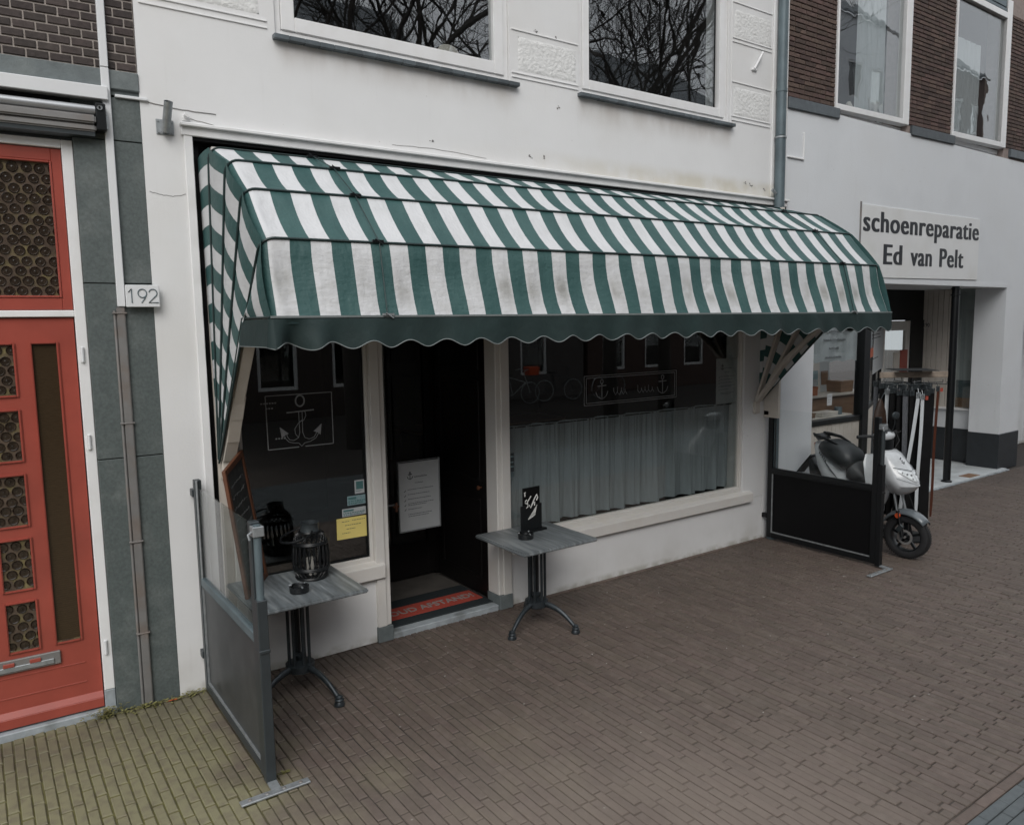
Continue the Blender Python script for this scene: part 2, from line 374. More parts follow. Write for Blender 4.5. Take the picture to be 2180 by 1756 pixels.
def cloth(name):
    M = bpy.data.materials.new(name); M.use_nodes = True; T = M.node_tree; N = T.nodes; Lk = T.links
    b = N['Principled BSDF']; b.inputs['Roughness'].default_value = 0.6
    uv = N.new('ShaderNodeUVMap'); X = xyz(T, uv.outputs[0])
    h = mathn(T, 'MULTIPLY', X[0], 0.5); fr = mathn(T, 'FRACT', h)
    isg = mathn(T, 'GREATER_THAN', fr, 0.5)
    g = N.new('ShaderNodeNewGeometry'); P = g.outputs['Position']
    white = mixc(T, mrange(T, noise(T, P, 5, 5), 0.4, 0.75, 0, 0.35), (0.555, 0.56, 0.57), (0.42, 0.425, 0.425))
    # grey-brown mildew band along the steep front panel (v runs 0..1 down that panel), stronger in the middle of each strip
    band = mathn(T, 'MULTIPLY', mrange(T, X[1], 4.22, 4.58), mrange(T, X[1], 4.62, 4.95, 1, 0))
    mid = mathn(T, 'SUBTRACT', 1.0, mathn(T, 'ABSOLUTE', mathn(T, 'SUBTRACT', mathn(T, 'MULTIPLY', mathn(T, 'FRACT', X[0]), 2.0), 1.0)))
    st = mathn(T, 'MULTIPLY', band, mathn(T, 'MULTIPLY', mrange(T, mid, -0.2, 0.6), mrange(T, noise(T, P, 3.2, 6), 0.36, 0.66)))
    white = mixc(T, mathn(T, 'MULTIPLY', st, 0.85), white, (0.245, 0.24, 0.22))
    low = mathn(T, 'MULTIPLY', mrange(T, X[1], 4.0, 4.1), mrange(T, noise(T, P, 9, 6, (1, 1, 3)), 0.42, 0.68))
    white = mixc(T, mathn(T, 'MULTIPLY', low, 0.40), white, (0.40, 0.40, 0.385))
    green = mixc(T, mrange(T, noise(T, P, 3, 5), 0.35, 0.7), (0.021, 0.070, 0.068), (0.035, 0.092, 0.088))
    c = mixc(T, isg, white, green)
    Lk.new(c, b.inputs['Base Color'])
    wv = N.new('ShaderNodeBump'); wv.inputs['Strength'].default_value = 0.8; wv.inputs['Distance'].default_value = 0.02
    Lk.new(mathn(T, 'ADD', noise(T, P, 4, 3, (2.2, 1, 0.8)), mathn(T, 'MULTIPLY', noise(T, P, 22, 4, (1, 1, 2)), 0.25)), wv.inputs['Height']); Lk.new(wv.outputs[0], b.inputs['Normal'])
    tr = N.new('ShaderNodeBsdfTranslucent'); Lk.new(c, tr.inputs['Color'])
    mx = N.new('ShaderNodeMixShader'); mx.inputs[0].default_value = 0.02
    Lk.new(b.outputs[0], mx.inputs[1]); Lk.new(tr.outputs[0], mx.inputs[2]); Lk.new(mx.outputs[0], N['Material Output'].inputs['Surface'])
    return M
striped = cloth('striped_awning_cloth')
valm = pm('dark_green_cloth', (0.006, 0.019, 0.0185), 0.75, 0.12, 5, 0.3, 8, tint=(0.010, 0.028, 0.027), tamt=0.6, tscale=4)
M_last['dark_green_cloth'][0].nodes['Bump'].inputs['Distance'].default_value = 0.03
greentrim = pm('dark_green_piping', (0.010, 0.026, 0.026), 0.5, 0.1, 5)
greytrim = pm('grey_cloth_binding', (0.16, 0.18, 0.18), 0.7, 0.1, 5)

def glassmat(name, tint=(1, 1, 1), ior=1.5, rough=0.0, wav=0.0, wscale=1.5):
    M = bpy.data.materials.new(name); M.use_nodes = True; T = M.node_tree; N = T.nodes; Lk = T.links
    N.remove(N['Principled BSDF'])
    tr = N.new('ShaderNodeBsdfTransparent'); tr.inputs[0].default_value = (*tint, 1)
    gl = N.new('ShaderNodeBsdfGlossy'); gl.inputs['Roughness'].default_value = rough
    gg = N.new('ShaderNodeNewGeometry'); dt = N.new('ShaderNodeVectorMath'); dt.operation = 'DOT_PRODUCT'
    Lk.new(gg.outputs['Normal'], dt.inputs[0]); Lk.new(gg.outputs['Incoming'], dt.inputs[1])
    f0 = ((ior - 1) / (ior + 1)) ** 2     # the same reflectance from either side of the thin pane
    om = mathn(T, 'SUBTRACT', 1.0, mathn(T, 'ABSOLUTE', dt.outputs['Value']), clamp=True)
    fac = mathn(T, 'ADD', mathn(T, 'MULTIPLY', mathn(T, 'POWER', om, 5.0), 1 - f0), f0)
    mx = N.new('ShaderNodeMixShader')
    if wav:
        g = N.new('ShaderNodeNewGeometry'); bp = N.new('ShaderNodeBump'); bp.inputs['Strength'].default_value = wav; bp.inputs['Distance'].default_value = 0.01
        Lk.new(noise(T, g.outputs['Position'], wscale, 2), bp.inputs['Height']); Lk.new(bp.outputs[0], gl.inputs['Normal'])
    Lk.new(fac, mx.inputs[0]); Lk.new(tr.outputs[0], mx.inputs[1]); Lk.new(gl.outputs[0], mx.inputs[2])
    Lk.new(mx.outputs[0], N['Material Output'].inputs['Surface']); return M
glass = glassmat('window_glass', (0.93, 0.95, 0.94), 1.85)
glass_clear = glassmat('clear_shop_glass', (0.96, 0.97, 0.97), 1.42)
glass_up = glassmat('upper_window_glass', (0.90, 0.92, 0.92), 2.3, wav=0.12, wscale=2.2)
glass_bot = pm('brown_bottle_glass', (0.028, 0.020, 0.014), 0.15, 0.5, 30)
glass_ring = pm('bottle_glass_rings', (0.085, 0.062, 0.046), 0.25, 0.35, 20, tint=(0.20, 0.17, 0.07), tamt=0.6, tscale=14)
reeded = pm('brown_reeded_glass', (0.050, 0.033, 0.018), 0.18, 0.3, 20, stretch=(2, 2, 30))
screen_glass = glassmat('screen_glass', (0.975, 0.985, 0.985), 1.36)

# curtain
curtainm = pm('grey_blue_curtain', (0.29, 0.32, 0.345), 0.85, 0.10, 4, stretch=(8, 1, 0.6))
netm = pm('white_net_curtain', (0.62, 0.65, 0.67), 0.85, 0.10, 4, stretch=(12, 1, 0.6))

# ------------------------------------------------------------------ small shared builders
def brick_mesh(name, L, Wd, H, ch, mat):
    me = bpy.data.meshes.new(name)
    a, b = L / 2, Wd / 2
    vs = [(sx * a, sy * b, -H) for sx, sy in ((-1, -1), (1, -1), (1, 1), (-1, 1))]
    vs += [(sx * a, sy * b, -ch) for sx, sy in ((-1, -1), (1, -1), (1, 1), (-1, 1))]
    vs += [(sx * (a - ch), sy * (b - ch), 0) for sx, sy in ((-1, -1), (1, -1), (1, 1), (-1, 1))]
    fs = [(8, 9, 10, 11)] + [(i, (i + 1) % 4, 4 + (i + 1) % 4, 4 + i) for i in range(4)] + [(4 + i, 4 + (i + 1) % 4, 8 + (i + 1) % 4, 8 + i) for i in range(4)]
    me.from_pydata(vs, [], fs); me.materials.append(mat); return me
def lay(name, mats, placements, dims, parent, limit, stuffname, ch=0.004, H=0.03, budget=None):
    """placements: list of (matrix in parent's local space, key, length factor, width factor); nearest in frame become single parts"""
    L, Wd = dims
    me = brick_mesh(name, L, Wd, H, ch, mats)
    PW = wm(parent); sc = []
    for i, (Mx, lf, wf) in enumerate(placements):
        p = PW @ Mx.translation
        q = (p - CAMP).length
        sc.append((q if inframe(p.x, p.y, p.z) else 1e6 + q, i))
    sc.sort()
    chosen = set(i for q, i in sc[:limit] if q < 1e6)
    big = MB()
    for i, (Mx, lf, wf) in enumerate(placements):
        D = Matrix.Diagonal((lf, wf, 1, 1))
        if i in chosen:
            o = bpy.data.objects.new(name, me); link(o, parent, Mx @ D)
        else:
            MM = Mx @ D
            big.add([MM @ v.co for v in me.vertices], [tuple(p.vertices) for p in me.polygons], random.random())
    if big.v:
        o = MB.build(big_local(big, parent), stuffname, mats, parent, recalc=False); o['kind'] = 'stuff'
def big_local(mb, parent):
    mb.fr = wm(parent); return mb
def text(s, size, mat, parent, Mx, name='lettering', ext=0.002, sx=1.0, bold=0.0, align='CENTER'):
    cu = bpy.data.curves.new(name, 'FONT'); cu.body = s; cu.size = size; cu.extrude = ext; cu.offset = bold; cu.align_x = align
    cu.resolution_u = 3
    t = bpy.data.objects.new(name + '_tmp', cu); COL.objects.link(t)
    bpy.context.view_layer.update()
    me = bpy.data.meshes.new_from_object(t)
    bpy.data.objects.remove(t); me.materials.clear(); me.materials.append(mat)
    me.transform(Matrix.Diagonal((sx, 1, 1, 1)))
    o = bpy.data.objects.new(name, me)
    link(o, parent, wm(parent).inverted() @ Mx); return o
def face(x, y, z, rz=0.0, tilt=0.0):        # text matrix for a wall facing -y
    return Matrix.Translation((x, y, z)) @ rotz(rz) @ Matrix.Rotation(PI / 2 , 4, 'X') @ Matrix.Rotation(tilt, 4, 'Z')
def frame_boxes(mb, x0, x1, z0, z1, w, y0, y1, wb=None, wt=None):
    wb = wb or w; wt = wt or w
    mb.box(x0, x0 + w, y0, y1, z0, z1); mb.box(x1 - w, x1, y0, y1, z0, z1)
    mb.box(x0 + w, x1 - w, y0, y1, z0, z0 + wb); mb.box(x0 + w, x1 - w, y0, y1, z1 - wt, z1)
def wall_with_holes(mb, x0, x1, z0, z1, holes, y0, y1):
    xs = sorted(set([x0, x1] + [h[0] for h in holes] + [h[1] for h in holes])); zs = sorted(set([z0, z1] + [h[2] for h in holes] + [h[3] for h in holes]))
    xs = [x for x in xs if x0 <= x <= x1]; zs = [z for z in zs if z0 <= z <= z1]
    def hole(i, k):
        cx = (xs[i] + xs[i + 1]) / 2; cz = (zs[k] + zs[k + 1]) / 2
        return any(h[0] < cx < h[1] and h[2] < cz < h[3] for h in holes)
    V = {}
    def vid(i, k, y):
        key = (i, k, y)
        if key not in V: mb.v.append((xs[i], y, zs[k])); V[key] = len(mb.v) - 1
        return V[key]
    nx, nz = len(xs) - 1, len(zs) - 1
    def solid(i, k): return 0 <= i < nx and 0 <= k < nz and not hole(i, k)
    for i in range(nx):
        for k in range(nz):
            if not solid(i, k): continue
            mb.f.append([vid(i, k, y0), vid(i + 1, k, y0), vid(i + 1, k + 1, y0), vid(i, k + 1, y0)]); mb.rn.append(None)
            mb.f.append([vid(i, k, y1), vid(i, k + 1, y1), vid(i + 1, k + 1, y1), vid(i + 1, k, y1)]); mb.rn.append(None)
            for di, dk, a, b in ((-1, 0, (i, k), (i, k + 1)), (1, 0, (i + 1, k + 1), (i + 1, k)), (0, -1, (i + 1, k), (i, k)), (0, 1, (i, k + 1), (i + 1, k + 1))):
                if not solid(i + di, k + dk):
                    mb.f.append([vid(*a, y0), vid(*b, y0), vid(*b, y1), vid(*a, y1)]); mb.rn.append(None)
    return mb

# ================================================================== GROUND
ground = MB().box(-30, 60, -40, 30, -0.5, -0.06).build('ground', soil); tag(ground, 'dark earth under the street', kind='structure')
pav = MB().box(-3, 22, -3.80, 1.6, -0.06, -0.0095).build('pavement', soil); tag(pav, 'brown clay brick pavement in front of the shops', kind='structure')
road = MB().box(-6, 40, -16, -3.80, -0.06, -0.012).build('road', soil); tag(road, 'blue grey brick street', kind='structure')
pl = []
px, py = 0.0569, 0.2245
c0 = int(-2.6 / px)
for ci in range(c0, int(21 / px)):
    x = ci * px + 0.002
    off = (0.5 if ci % 2 else 0.0) + random.uniform(-0.16, 0.16)
    wob = random.uniform(-0.0015, 0.0015)
    y = -3.745
    first = True
    k = 0
    while y < 0.02:
        Lb = py * random.uniform(0.975, 1.02)
        if first: Lb = py * (1.0 - (off % 1.0)) if (off % 1.0) < 0.75 else py * 0.3
        if y + Lb > 0.03: Lb = 0.03 - y
        if Lb > 0.03:
            Mx = Matrix.Translation((x + wob + random.uniform(-0.0012, 0.0012), y + Lb / 2, random.uniform(-0.003, 0.0012))) @ Matrix.Rotation(random.uniform(-0.012, 0.012), 4, 'X') @ Matrix.Rotation(random.uniform(-0.028, 0.028), 4, 'Y') @ rotz(PI / 2 + random.uniform(-0.012, 0.012))
            pl.append((Mx, (Lb - (0.0165 if x < 1.3 else (0.0120 if x < 4 else 0.0078))) / 0.22, (0.965 if x < 1.3 else 1.0) * random.uniform(0.975, 1.015)))
        y += Lb; first = False
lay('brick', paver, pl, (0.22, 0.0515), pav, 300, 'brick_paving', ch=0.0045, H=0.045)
pl = []
x = -2.5
while x < 21:
    L = 0.236 * random.uniform(0.98, 1.01)
    pl.append((Matrix.Translation((x + L / 2, -3.7745, random.uniform(-0.002, 0.001))) @ rotz(random.uniform(-0.006, 0.006)), (L - 0.005) / 0.23, 1.0)); x += L
edge = thing('edge_course', 'single row of long bricks edging the pavement', 'kerb row', (4, -3.775, 0))
edge['kind'] = 'structure'; del edge['category']
lay('edge_brick', paver_edge, [(Matrix.Translation((-4, 3.775, 0)) @ a, b, c) for a, b, c in pl], (0.23, 0.052), edge, 60, 'edge_brick_row')
pl = []
for r in range(46):
    y = -3.834 - r * 0.0585; x = 2.2 + (0.11 if r % 2 else 0) + random.uniform(-0.03, 0.03)
    while x < 19:
        L = 0.222
        pl.append((Matrix.Translation((x + L / 2, y, random.uniform(-0.0025, 0.0015))) @ Matrix.Rotation(random.uniform(-0.01, 0.01), 4, 'X') @ rotz(random.uniform(-0.01, 0.01)), 0.985, 1.0)); x += L
lay('brick', paver_road, pl, (0.22, 0.0535), road, 120, 'brick_paving')
# narrow strip of laid-flat bricks against the wall foot
pl = []
x = 3.8
while x < 7.3:
    L = 0.21 * random.uniform(0.9, 1.05)
    pl.append((Matrix.Translation((x + L / 2, -0.022, 0.012)) @ Matrix.Rotation(0.1, 4, 'X'), (L - 0.006) / 0.22, 0.6)); x += L
lay('wall_foot_brick', paver_edge, pl, (0.22, 0.0525), pav, 40, 'wall_foot_bricks')

# ================================================================== LEFT BUILDING (local frame: x along front, y in, z up)
aL = -0.037437
LB = thing('brick_house', 'dark brick house with red door and grey granite pilaster at the left edge', 'building', (1.0, 0, 0), aL)
FL = wm(LB)
w = MB(FL)
w.box(-2.6, -0.005, 0.012, 0.35, 4.09, 7.0)
w.build('upper_wall', mortar_l, LB)
pl = []
r = 0
z = 4.092
while z < 5.2:
    xx = -1.3 - (0.059 if r % 2 else 0) 
    while xx < -0.01:
        L = 0.118
        if xx + L > -0.004: L = -0.004 - xx
        if L > 0.03:
            pl.append((Matrix.Translation((xx + L / 2, 0.004 + random.uniform(-0.001, 0.001), z + 0.026)) @ Matrix.Rotation(PI / 2, 4, 'X') @ rotz(random.uniform(-0.008, 0.008)), (L - 0.010) / 0.118, 1.0))
        xx += L
    z += 0.0525; r += 1
lay('brick', brick_l, pl, (0.118, 0.0415), LB, 300, 'upper_bricks', ch=0.003, H=0.02)
for a, b in ((-1.5, -0.735), (-0.733, -0.20), (-0.198, 0.0)):
    MB(FL).box(a, b, -0.012, 0.3, 3.975 if a > -0.3 else 3.975, 4.085).build('stone_band_block', bluestone, LB, bevel=0.004)
# granite pilaster slabs
for z0, z1 in ((0.0, 1.678), (1.684, 2.787), (2.793, 3.664), (3.670, 3.925)):
    MB(FL).box(-0.386, 0.0, 0.0, 0.3, z0, z1).build('granite_slab', granite, LB, bevel=0.003)
MB(FL).box(-0.14, 0.045, -0.018, 0.02, 3.925, 3.943).build('lead_flashing', whiteplastic, LB, bevel=0.003)
MB(FL).box(-0.385, -0.002, 0.012, 0.3, 3.943, 3.975).build('ledge', bluestone, LB)
# pieces beyond the door, outside the frame
MB(FL).box(-2.6, -1.345, 0.0, 0.3, 0.0, 3.96).build('granite_pier', granite, LB)
MB(FL).box(-1.345, -0.386, 0.06, 0.3, 3.66, 3.96).build('lintel', bluestone, LB)
# door frame
fr = MB(FL)
fr.box(-1.342, -1.280, 0.022, 0.12, 0.16, 3.645); fr.box(-0.450, -0.388, 0.022, 0.12, 0.16, 3.645); fr.box(-1.280, -0.450, 0.022, 0.12, 3.595, 3.645)
fr.box(-1.28, -0.45, 0.03, 0.10, 2.585, 2.625)
fro = fr.build('door_frame', windowpaint, LB, bevel=0.004)
MB(FL).box(-0.452, -0.388, 0.018, 0.12, 0.0, 0.158).build('frame_foot', stepstone, LB, bevel=0.004)
MB(FL).box(-1.342, -1.28, 0.018, 0.12, 0.0, 0.158).build('frame_foot', stepstone, LB, bevel=0.004)
MB(FL).box(-1.342, -0.386, -0.005, 0.3, -0.03, 0.040).build('threshold', stepstone, LB, bevel=0.006)
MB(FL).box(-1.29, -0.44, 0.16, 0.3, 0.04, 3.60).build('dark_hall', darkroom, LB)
# hinge
for z in (1.80, 0.45, 2.35):
    MB(FL).tube([(-0.425, 0.014, z - 0.045), (-0.425, 0.014, z + 0.045)], 0.011, 8).build('hinge', whiteplastic, LB, smooth=True)
# transom light with bottle glass
tw = MB(FL); frame_boxes(tw, -1.278, -0.452, 2.627, 3.592, 0.055, 0.040, 0.085, wb=0.075, wt=0.075)
tw2 = MB(FL); frame_boxes(tw2, -1.223, -0.507, 2.702, 3.517, 0.012, 0.034, 0.07)
trn = tw.build('transom_window', redpaint, LB, bevel=0.004); tw2.build('glazing_bead', redpaint, trn, bevel=0.003)
def bottle(parent, x0, x1, z0, z1, p, y=0.06, jitter=0.0):
    MB(FL).box(x0, x1, y, y + 0.008, z0, z1).build('glass_pane', glass_ring, parent)
    rings = MB(FL); r = p * 0.40; row = 0; z = z1 - p * 0.5
    while z > z0 - p * 0.3:
        x = x0 + (p / 2 if row % 2 else 0) + p * 0.15
        while x < x1 + p * 0.4:
            cx, cz = x + random.gauss(0, p * 0.035), z + random.gauss(0, p * 0.03); r = p * random.uniform(0.41, 0.455)
            n = 12; prof = [(r, -0.001), (r * 0.90, -0.007), (r * 0.74, -0.002), (r * 0.30, -0.001), (r * 0.0 + 0.001, -0.004)]
            vs = []
            for (q, h) in prof:
                for k in range(n):
                    a = 2 * PI * k / n
                    vs.append((min(max(cx + q * math.cos(a), x0), x1), y + h, min(max(cz + q * math.sin(a), z0), z1)))
            fs = [(i * n + k, i * n + (k + 1) % n, (i + 1) * n + (k + 1) % n, (i + 1) * n + k) for i in range(len(prof) - 1) for k in range(n)]
            rings.add(vs, fs)
            x += p
        z -= p * 0.87; row += 1
    rings.build('glass_discs', glass_bot, parent, smooth=True)
bottle(trn, -1.211, -0.519, 2.714, 3.505, 0.070)
# door leaf
dr = MB(FL)
holes = []
zs5 = [(2.118, 2.42), (1.72, 2.02), (1.318, 1.624), (0.918, 1.226), (0.530, 0.830)]
for z0, z1 in zs5: holes.append((-0.942, -0.788, z0, z1))
holes += [(-0.690, -0.560, 0.535, 2.422), (-1.170, -1.040, 0.535, 2.422)]
wall_with_holes(dr, -1.277, -0.456, 0.13, 2.58, holes, 0.052, 0.10)
leaf = dr.build('front_door', redpaint, LB, bevel=0.002)
mo = MB(FL)
for h in holes:
    a, b, c, d = h
    t = 0.014
    frame_boxes(mo, a - t, b + t, c - t, d + t, t, 0.040, 0.058)
mo.build('glazing_bead', redpaint, leaf, bevel=0.005, seg=2)
kb = MB(FL); kb.box(-1.277, -0.456, 0.028, 0.10, 0.052, 0.115); kb.ring_prism([(-1.277, 0.028, 0.115), (-1.277, 0.052, 0.155), (-1.277, 0.08, 0.155), (-1.277, 0.08, 0.115)], (0.821, 0, 0))
kb.build('weather_board', redpaint, leaf, bevel=0.003)
gr = MB(FL)
for z in (0.37, 0.24): gr.box(-1.19, -0.543, 0.0485, 0.054, z - 0.004, z + 0.004)
gr.build('raised_moulding', redpaint, leaf, bevel=0.001)
for z0, z1 in zs5:
    bottle(leaf, -0.942, -0.788, z0, z1, 0.068)
for a, b in ((-0.690, -0.560), (-1.170, -1.040)):
    rd = MB(FL); rd.box(a, b, 0.066, 0.074, 0.535, 2.422)
    z = 0.54
    while z < 2.42:
        rd.box(a, b, 0.063, 0.067, z, z + 0.006); z += 0.014
    rd.build('reeded_glass', reeded, leaf)
for h in holes: MB(FL).box(h[0], h[1], 0.050, 0.064, h[2], h[2] + 0.007).build('putty_line', glass_ring, leaf)
let = MB(FL).box(-1.055, -0.678, 0.034, 0.054, 0.402, 0.486).build('letterbox', zinc_l, leaf, bevel=0.004)
MB(FL).box(-1.02, -0.715, 0.026, 0.036, 0.414, 0.446).build('letterbox_flap', galv, leaf, bevel=0.003)
for x in (-0.955, -0.815): MB(FL).box(x - 0.03, x + 0.03, 0.022, 0.034, 0.446, 0.470).build('red_sticker', redpaint, leaf, bevel=0.002)
# fixtures on the left building: things of their own
t = thing('awning_cassette', 'rolled up awning in a silver cassette above the red door', 'awning', tuple(FL @ Vector((-0.7, -0.1, 3.68))), aL)
MB(FL).box(-1.6, -0.182, -0.055, 0.06, 3.892, 3.972).build('cover_board', whiteplastic, t, bevel=0.004)
MB(FL).tube([(-1.6, -0.06, 3.818), (-0.262, -0.06, 3.818)], 0.028, 14).build('roller', alu, t, smooth=True)
c = MB(FL); c.box(-1.6, -0.262, -0.10, 0.0, 3.735, 3.785); c.box(-1.6, -0.262, -0.085, 0.0, 3.690, 3.733)
c.build('cassette_housing', zinc_l, t, bevel=0.010, seg=3)
MB(FL).box(-1.6, -0.27, -0.07, 0.06, 3.665, 3.69).build('shadow_rail', anthracite, t)
b2 = MB(FL); b2.box(-0.260, -0.205, -0.09, 0.06, 3.70, 3.86)
b2.build('end_bracket', blackpaint, t, bevel=0.006)
MB(FL).box(-0.222, -0.197, -0.08, 0.01, 3.71, 3.80).build('side_plate', galv, t, bevel=0.004)
MB(FL).lathe([(0.016, 0), (0.016, 0.006), (0.007, 0.006), (0.007, 0)], (-0.238, -0.097, 3.832), 14, 'Y').build('winch_eye', galv, t, smooth=True)
MB(FL).box(-1.6, -0.26, 0.0, 0.06, 3.69, 3.885).build('back_plate', panelblack, t)
t = thing('cable_duct', 'long white cable duct running down the brick and granite to number 192', 'duct', tuple(FL @ Vector((-0.19, 0, 2.65))), aL)
cd = MB(FL)
cd.ring_prism([(-0.212, -0.03, 2.645), (-0.166, -0.03, 2.645), (-0.166, 0.012, 2.645), (-0.212, 0.012, 2.645)], (0.0, 0, 1.445))
cd.build('lower_length', whiteplastic, t, bevel=0.004)
MB(FL).ring_prism([(-0.211, -0.032, 4.092), (-0.167, -0.032, 4.092), (-0.167, 0.012, 4.092), (-0.211, 0.012, 4.092)], (0.008, 0, 1.9)).build('upper_length', whiteplastic, t, bevel=0.004)
t = thing('steel_duct', 'grey steel conduit cover on the granite pilaster below the white duct', 'duct', tuple(FL @ Vector((-0.2, 0, 0.0))), aL)
MB(FL).box(-0.222, -0.172, -0.028, 0.0, 0.0, 1.12).build('lower_length', zinc_l, t, bevel=0.006, seg=2)
MB(FL).box(-0.221, -0.171, -0.026, 0.0, 1.124, 2.642).build('upper_length', zinc_l, t, bevel=0.006, seg=2)
MB(FL).tube([(-0.234, -0.010, 0.02), (-0.231, -0.010, 2.62)], 0.009, 8).build('side_pipe', zinc_l, t, smooth=True)
for z in (0.5, 1.12, 1.9, 2.6):
    MB(FL).box(-0.245, -0.162, -0.031, 0.0, z, z + 0.010).build('clamp', zinc_l, t, bevel=0.002)
t = thing('number_sign', 'white house number plate reading 192 beside the granite pilaster', 'number plate', tuple(FL @ Vector((-0.07, -0.03, 2.71))), aL)
MB(FL).box(-0.165, 0.030, -0.060, -0.030, 2.642, 2.780).build('plate', whiteplastic, t, bevel=0.003)
MB(FL).box(-0.14, 0.0, -0.030, 0.0, 2.66, 2.76).build('backing_block', whiteplastic, t)
nu = MB(FL)
def stroke(mb, pts, r, y, x0, z0, s=1.0, n=6, sz=None):
    mb.tube([(x0 + p[0] * s, y, z0 + p[1] * (sz or s)) for p in pts], r, n)
def arc(cx, cz, rx, rz_, a0, a1, n=14): return [(cx + rx * math.cos(math.radians(a0 + (a1 - a0) * i / n)), cz + rz_ * math.sin(math.radians(a0 + (a1 - a0) * i / n))) for i in range(n + 1)]
stroke(nu, [(0, 0.76), (0.2, 1), (0.2, 0)], 0.0034, -0.062, -0.150, 2.668, 0.088)
stroke(nu, arc(0.5, 0.68, 0.28, 0.3, 0, 360, 20), 0.0034, -0.062, -0.115, 2.668, 0.088)
stroke(nu, [(0.77, 0.6), (0.70, 0.4), (0.42, 0.0)], 0.0034, -0.062, -0.115, 2.668, 0.088)
stroke(nu, arc(0.5, 0.70, 0.27, 0.28, 165, -35, 12) + [(0.2, 0.02), (0.85, 0.02)], 0.0034, -0.062, -0.053, 2.668, 0.088)
nu.build('numerals', zinc, t, smooth=True)

# ================================================================== MIDDLE BUILDING
MBD = thing('cafe_building', 'white rendered corner cafe building with two large upper windows', 'building', (4.3, 0, 0))
FM = None
up = MB()
holes = [(1.302, 7.60, -1, 3.745), (1.885, 3.848, 4.490, 6.9), (4.602, 6.602, 4.520, 6.9)]
wall_with_holes(up, 1.0, 7.60, 0.0, 7.4, holes, 0.0, 0.30)
up.build('front_wall', plaster, MBD, recalc=True)
# drip moulding over the shop opening
li = MB(); li.box(1.225, 7.62, -0.050, 0.0, 3.800, 3.822); li.box(1.23, 7.615, -0.022, 0.0, 3.745, 3.800)
li.build('lintel_moulding', windowpaint, MBD, bevel=0.004)
MB().box(1.304, 7.615, -0.004, 0.32, 3.722, 3.745).build('lintel_shade_soffit', panelblack, MBD)  # black colour paints in the shadow band under the lintel
pf = MB(); pf.box(1.245, 1.300, -0.016, 0.0, 0.0, 3.80); pf.build('edge_strip', windowpaint, MBD, bevel=0.004)
# rebated joint lines in the render (real grooves formed by thin shadow strips of raised render)
def groove(x0, x1, z):
    g_ = MB(); g_.ring_prism([(x0, 0.0, z + 0.010), (x0, -0.007, z + 0.007), (x0, -0.008, z - 0.002), (x0, 0.0, z - 0.004)], (x1 - x0, 0, 0))
    return g_.build('render_ridge', plaster, MBD)
for x0, x1, zz in ((1.03, 1.83, (4.565, 4.52, 4.92, 5.34)), (3.87, 4.585, (4.575, 4.54, 4.918, 5.34)), (6.655, 7.30, (4.604, 4.563, 4.945, 5.341, 5.38, 5.727))):
    for z in zz: groove(x0, x1, z)
MB().box(6.648, 6.654, -0.006, 0, 4.53, 6.6).build('render_ridge', plaster, MBD)
for x0, x1, z0, z1 in ((3.94, 4.56, 4.60, 4.87), (6.69, 7.285, 4.62, 4.90), (6.69, 7.285, 5.395, 5.66), (1.03, 1.78, 4.60, 4.87)):
    rp = MB(); nx, nz = int((x1 - x0) / 0.012), int((z1 - z0) / 0.012)
    vs = []
    for k in range(nz + 1):
        for i in range(nx + 1):
            e = min(i, nx - i, k, nz - k) / 2.0
            hgt = 0.0 if e == 0 else 0.002 + random.uniform(0, 0.0035) * min(e, 1)
            vs.append((x0 + (x1 - x0) * i / nx, -hgt, z0 + (z1 - z0) * k / nz))
    rp.add(vs, [(k * (nx + 1) + i, k * (nx + 1) + i + 1, (k + 1) * (nx + 1) + i + 1, (k + 1) * (nx + 1) + i) for k in range(nz) for i in range(nx)])
    rp.build('rough_render_panel', plaster_rough, MBD, smooth=True, recalc=False)
MB().box(7.315, 7.40, -0.022, 0.0, 3.83, 7.2).build('corner_strip', plaster, MBD, bevel=0.005)
# chips and stains: little dark knocks where fixings fell out
for (x, z) in ((4.13, 4.945), (4.33, 4.93), (4.40, 4.71), (4.36, 4.36), (3.10, 3.93), (4.05, 3.91), (4.2, 3.93), (7.0, 3.93), (7.22, 3.905), (6.9, 3.945)):
    kn = MB()
    for _ in range(5):
        a, b = random.gauss(0, 0.012), random.gauss(0, 0.008); q = random.uniform(0.003, 0.007)
        kn.box(x + a - q, x + a + q, -0.003, 0.001, z + b - q * 0.7, z + b + q * 0.7)
    kn.build('render_chip', zinc_l, MBD)
# hairline cracks
def crack(pts, r=0.0016):
    P = []
    for i in range(len(pts) - 1):
        for k in range(6):
            t_ = k / 6.0
            P.append((pts[i][0] + (pts[i + 1][0] - pts[i][0]) * t_ + random.uniform(-.004, .004), -0.0008, pts[i][1] + (pts[i + 1][1] - pts[i][1]) * t_ + random.uniform(-.003, .003)))
    P.append((pts[-1][0], -0.0008, pts[-1][1]))
    MB().tube(P, r, 4).build('crack', zinc_l, MBD)
crack([(1.02, 3.375), (1.08, 3.36), (1.16, 3.352), (1.24, 3.375)])
crack([(1.05, 3.925), (1.25, 3.905), (1.46, 3.905)], 0.0035)
crack([(1.28, 3.86), (1.45, 3.83), (1.62, 3.825)], 0.0022)
crack([(2.75, 3.86), (3.1, 3.872), (3.6, 3.85)], 0.0016)
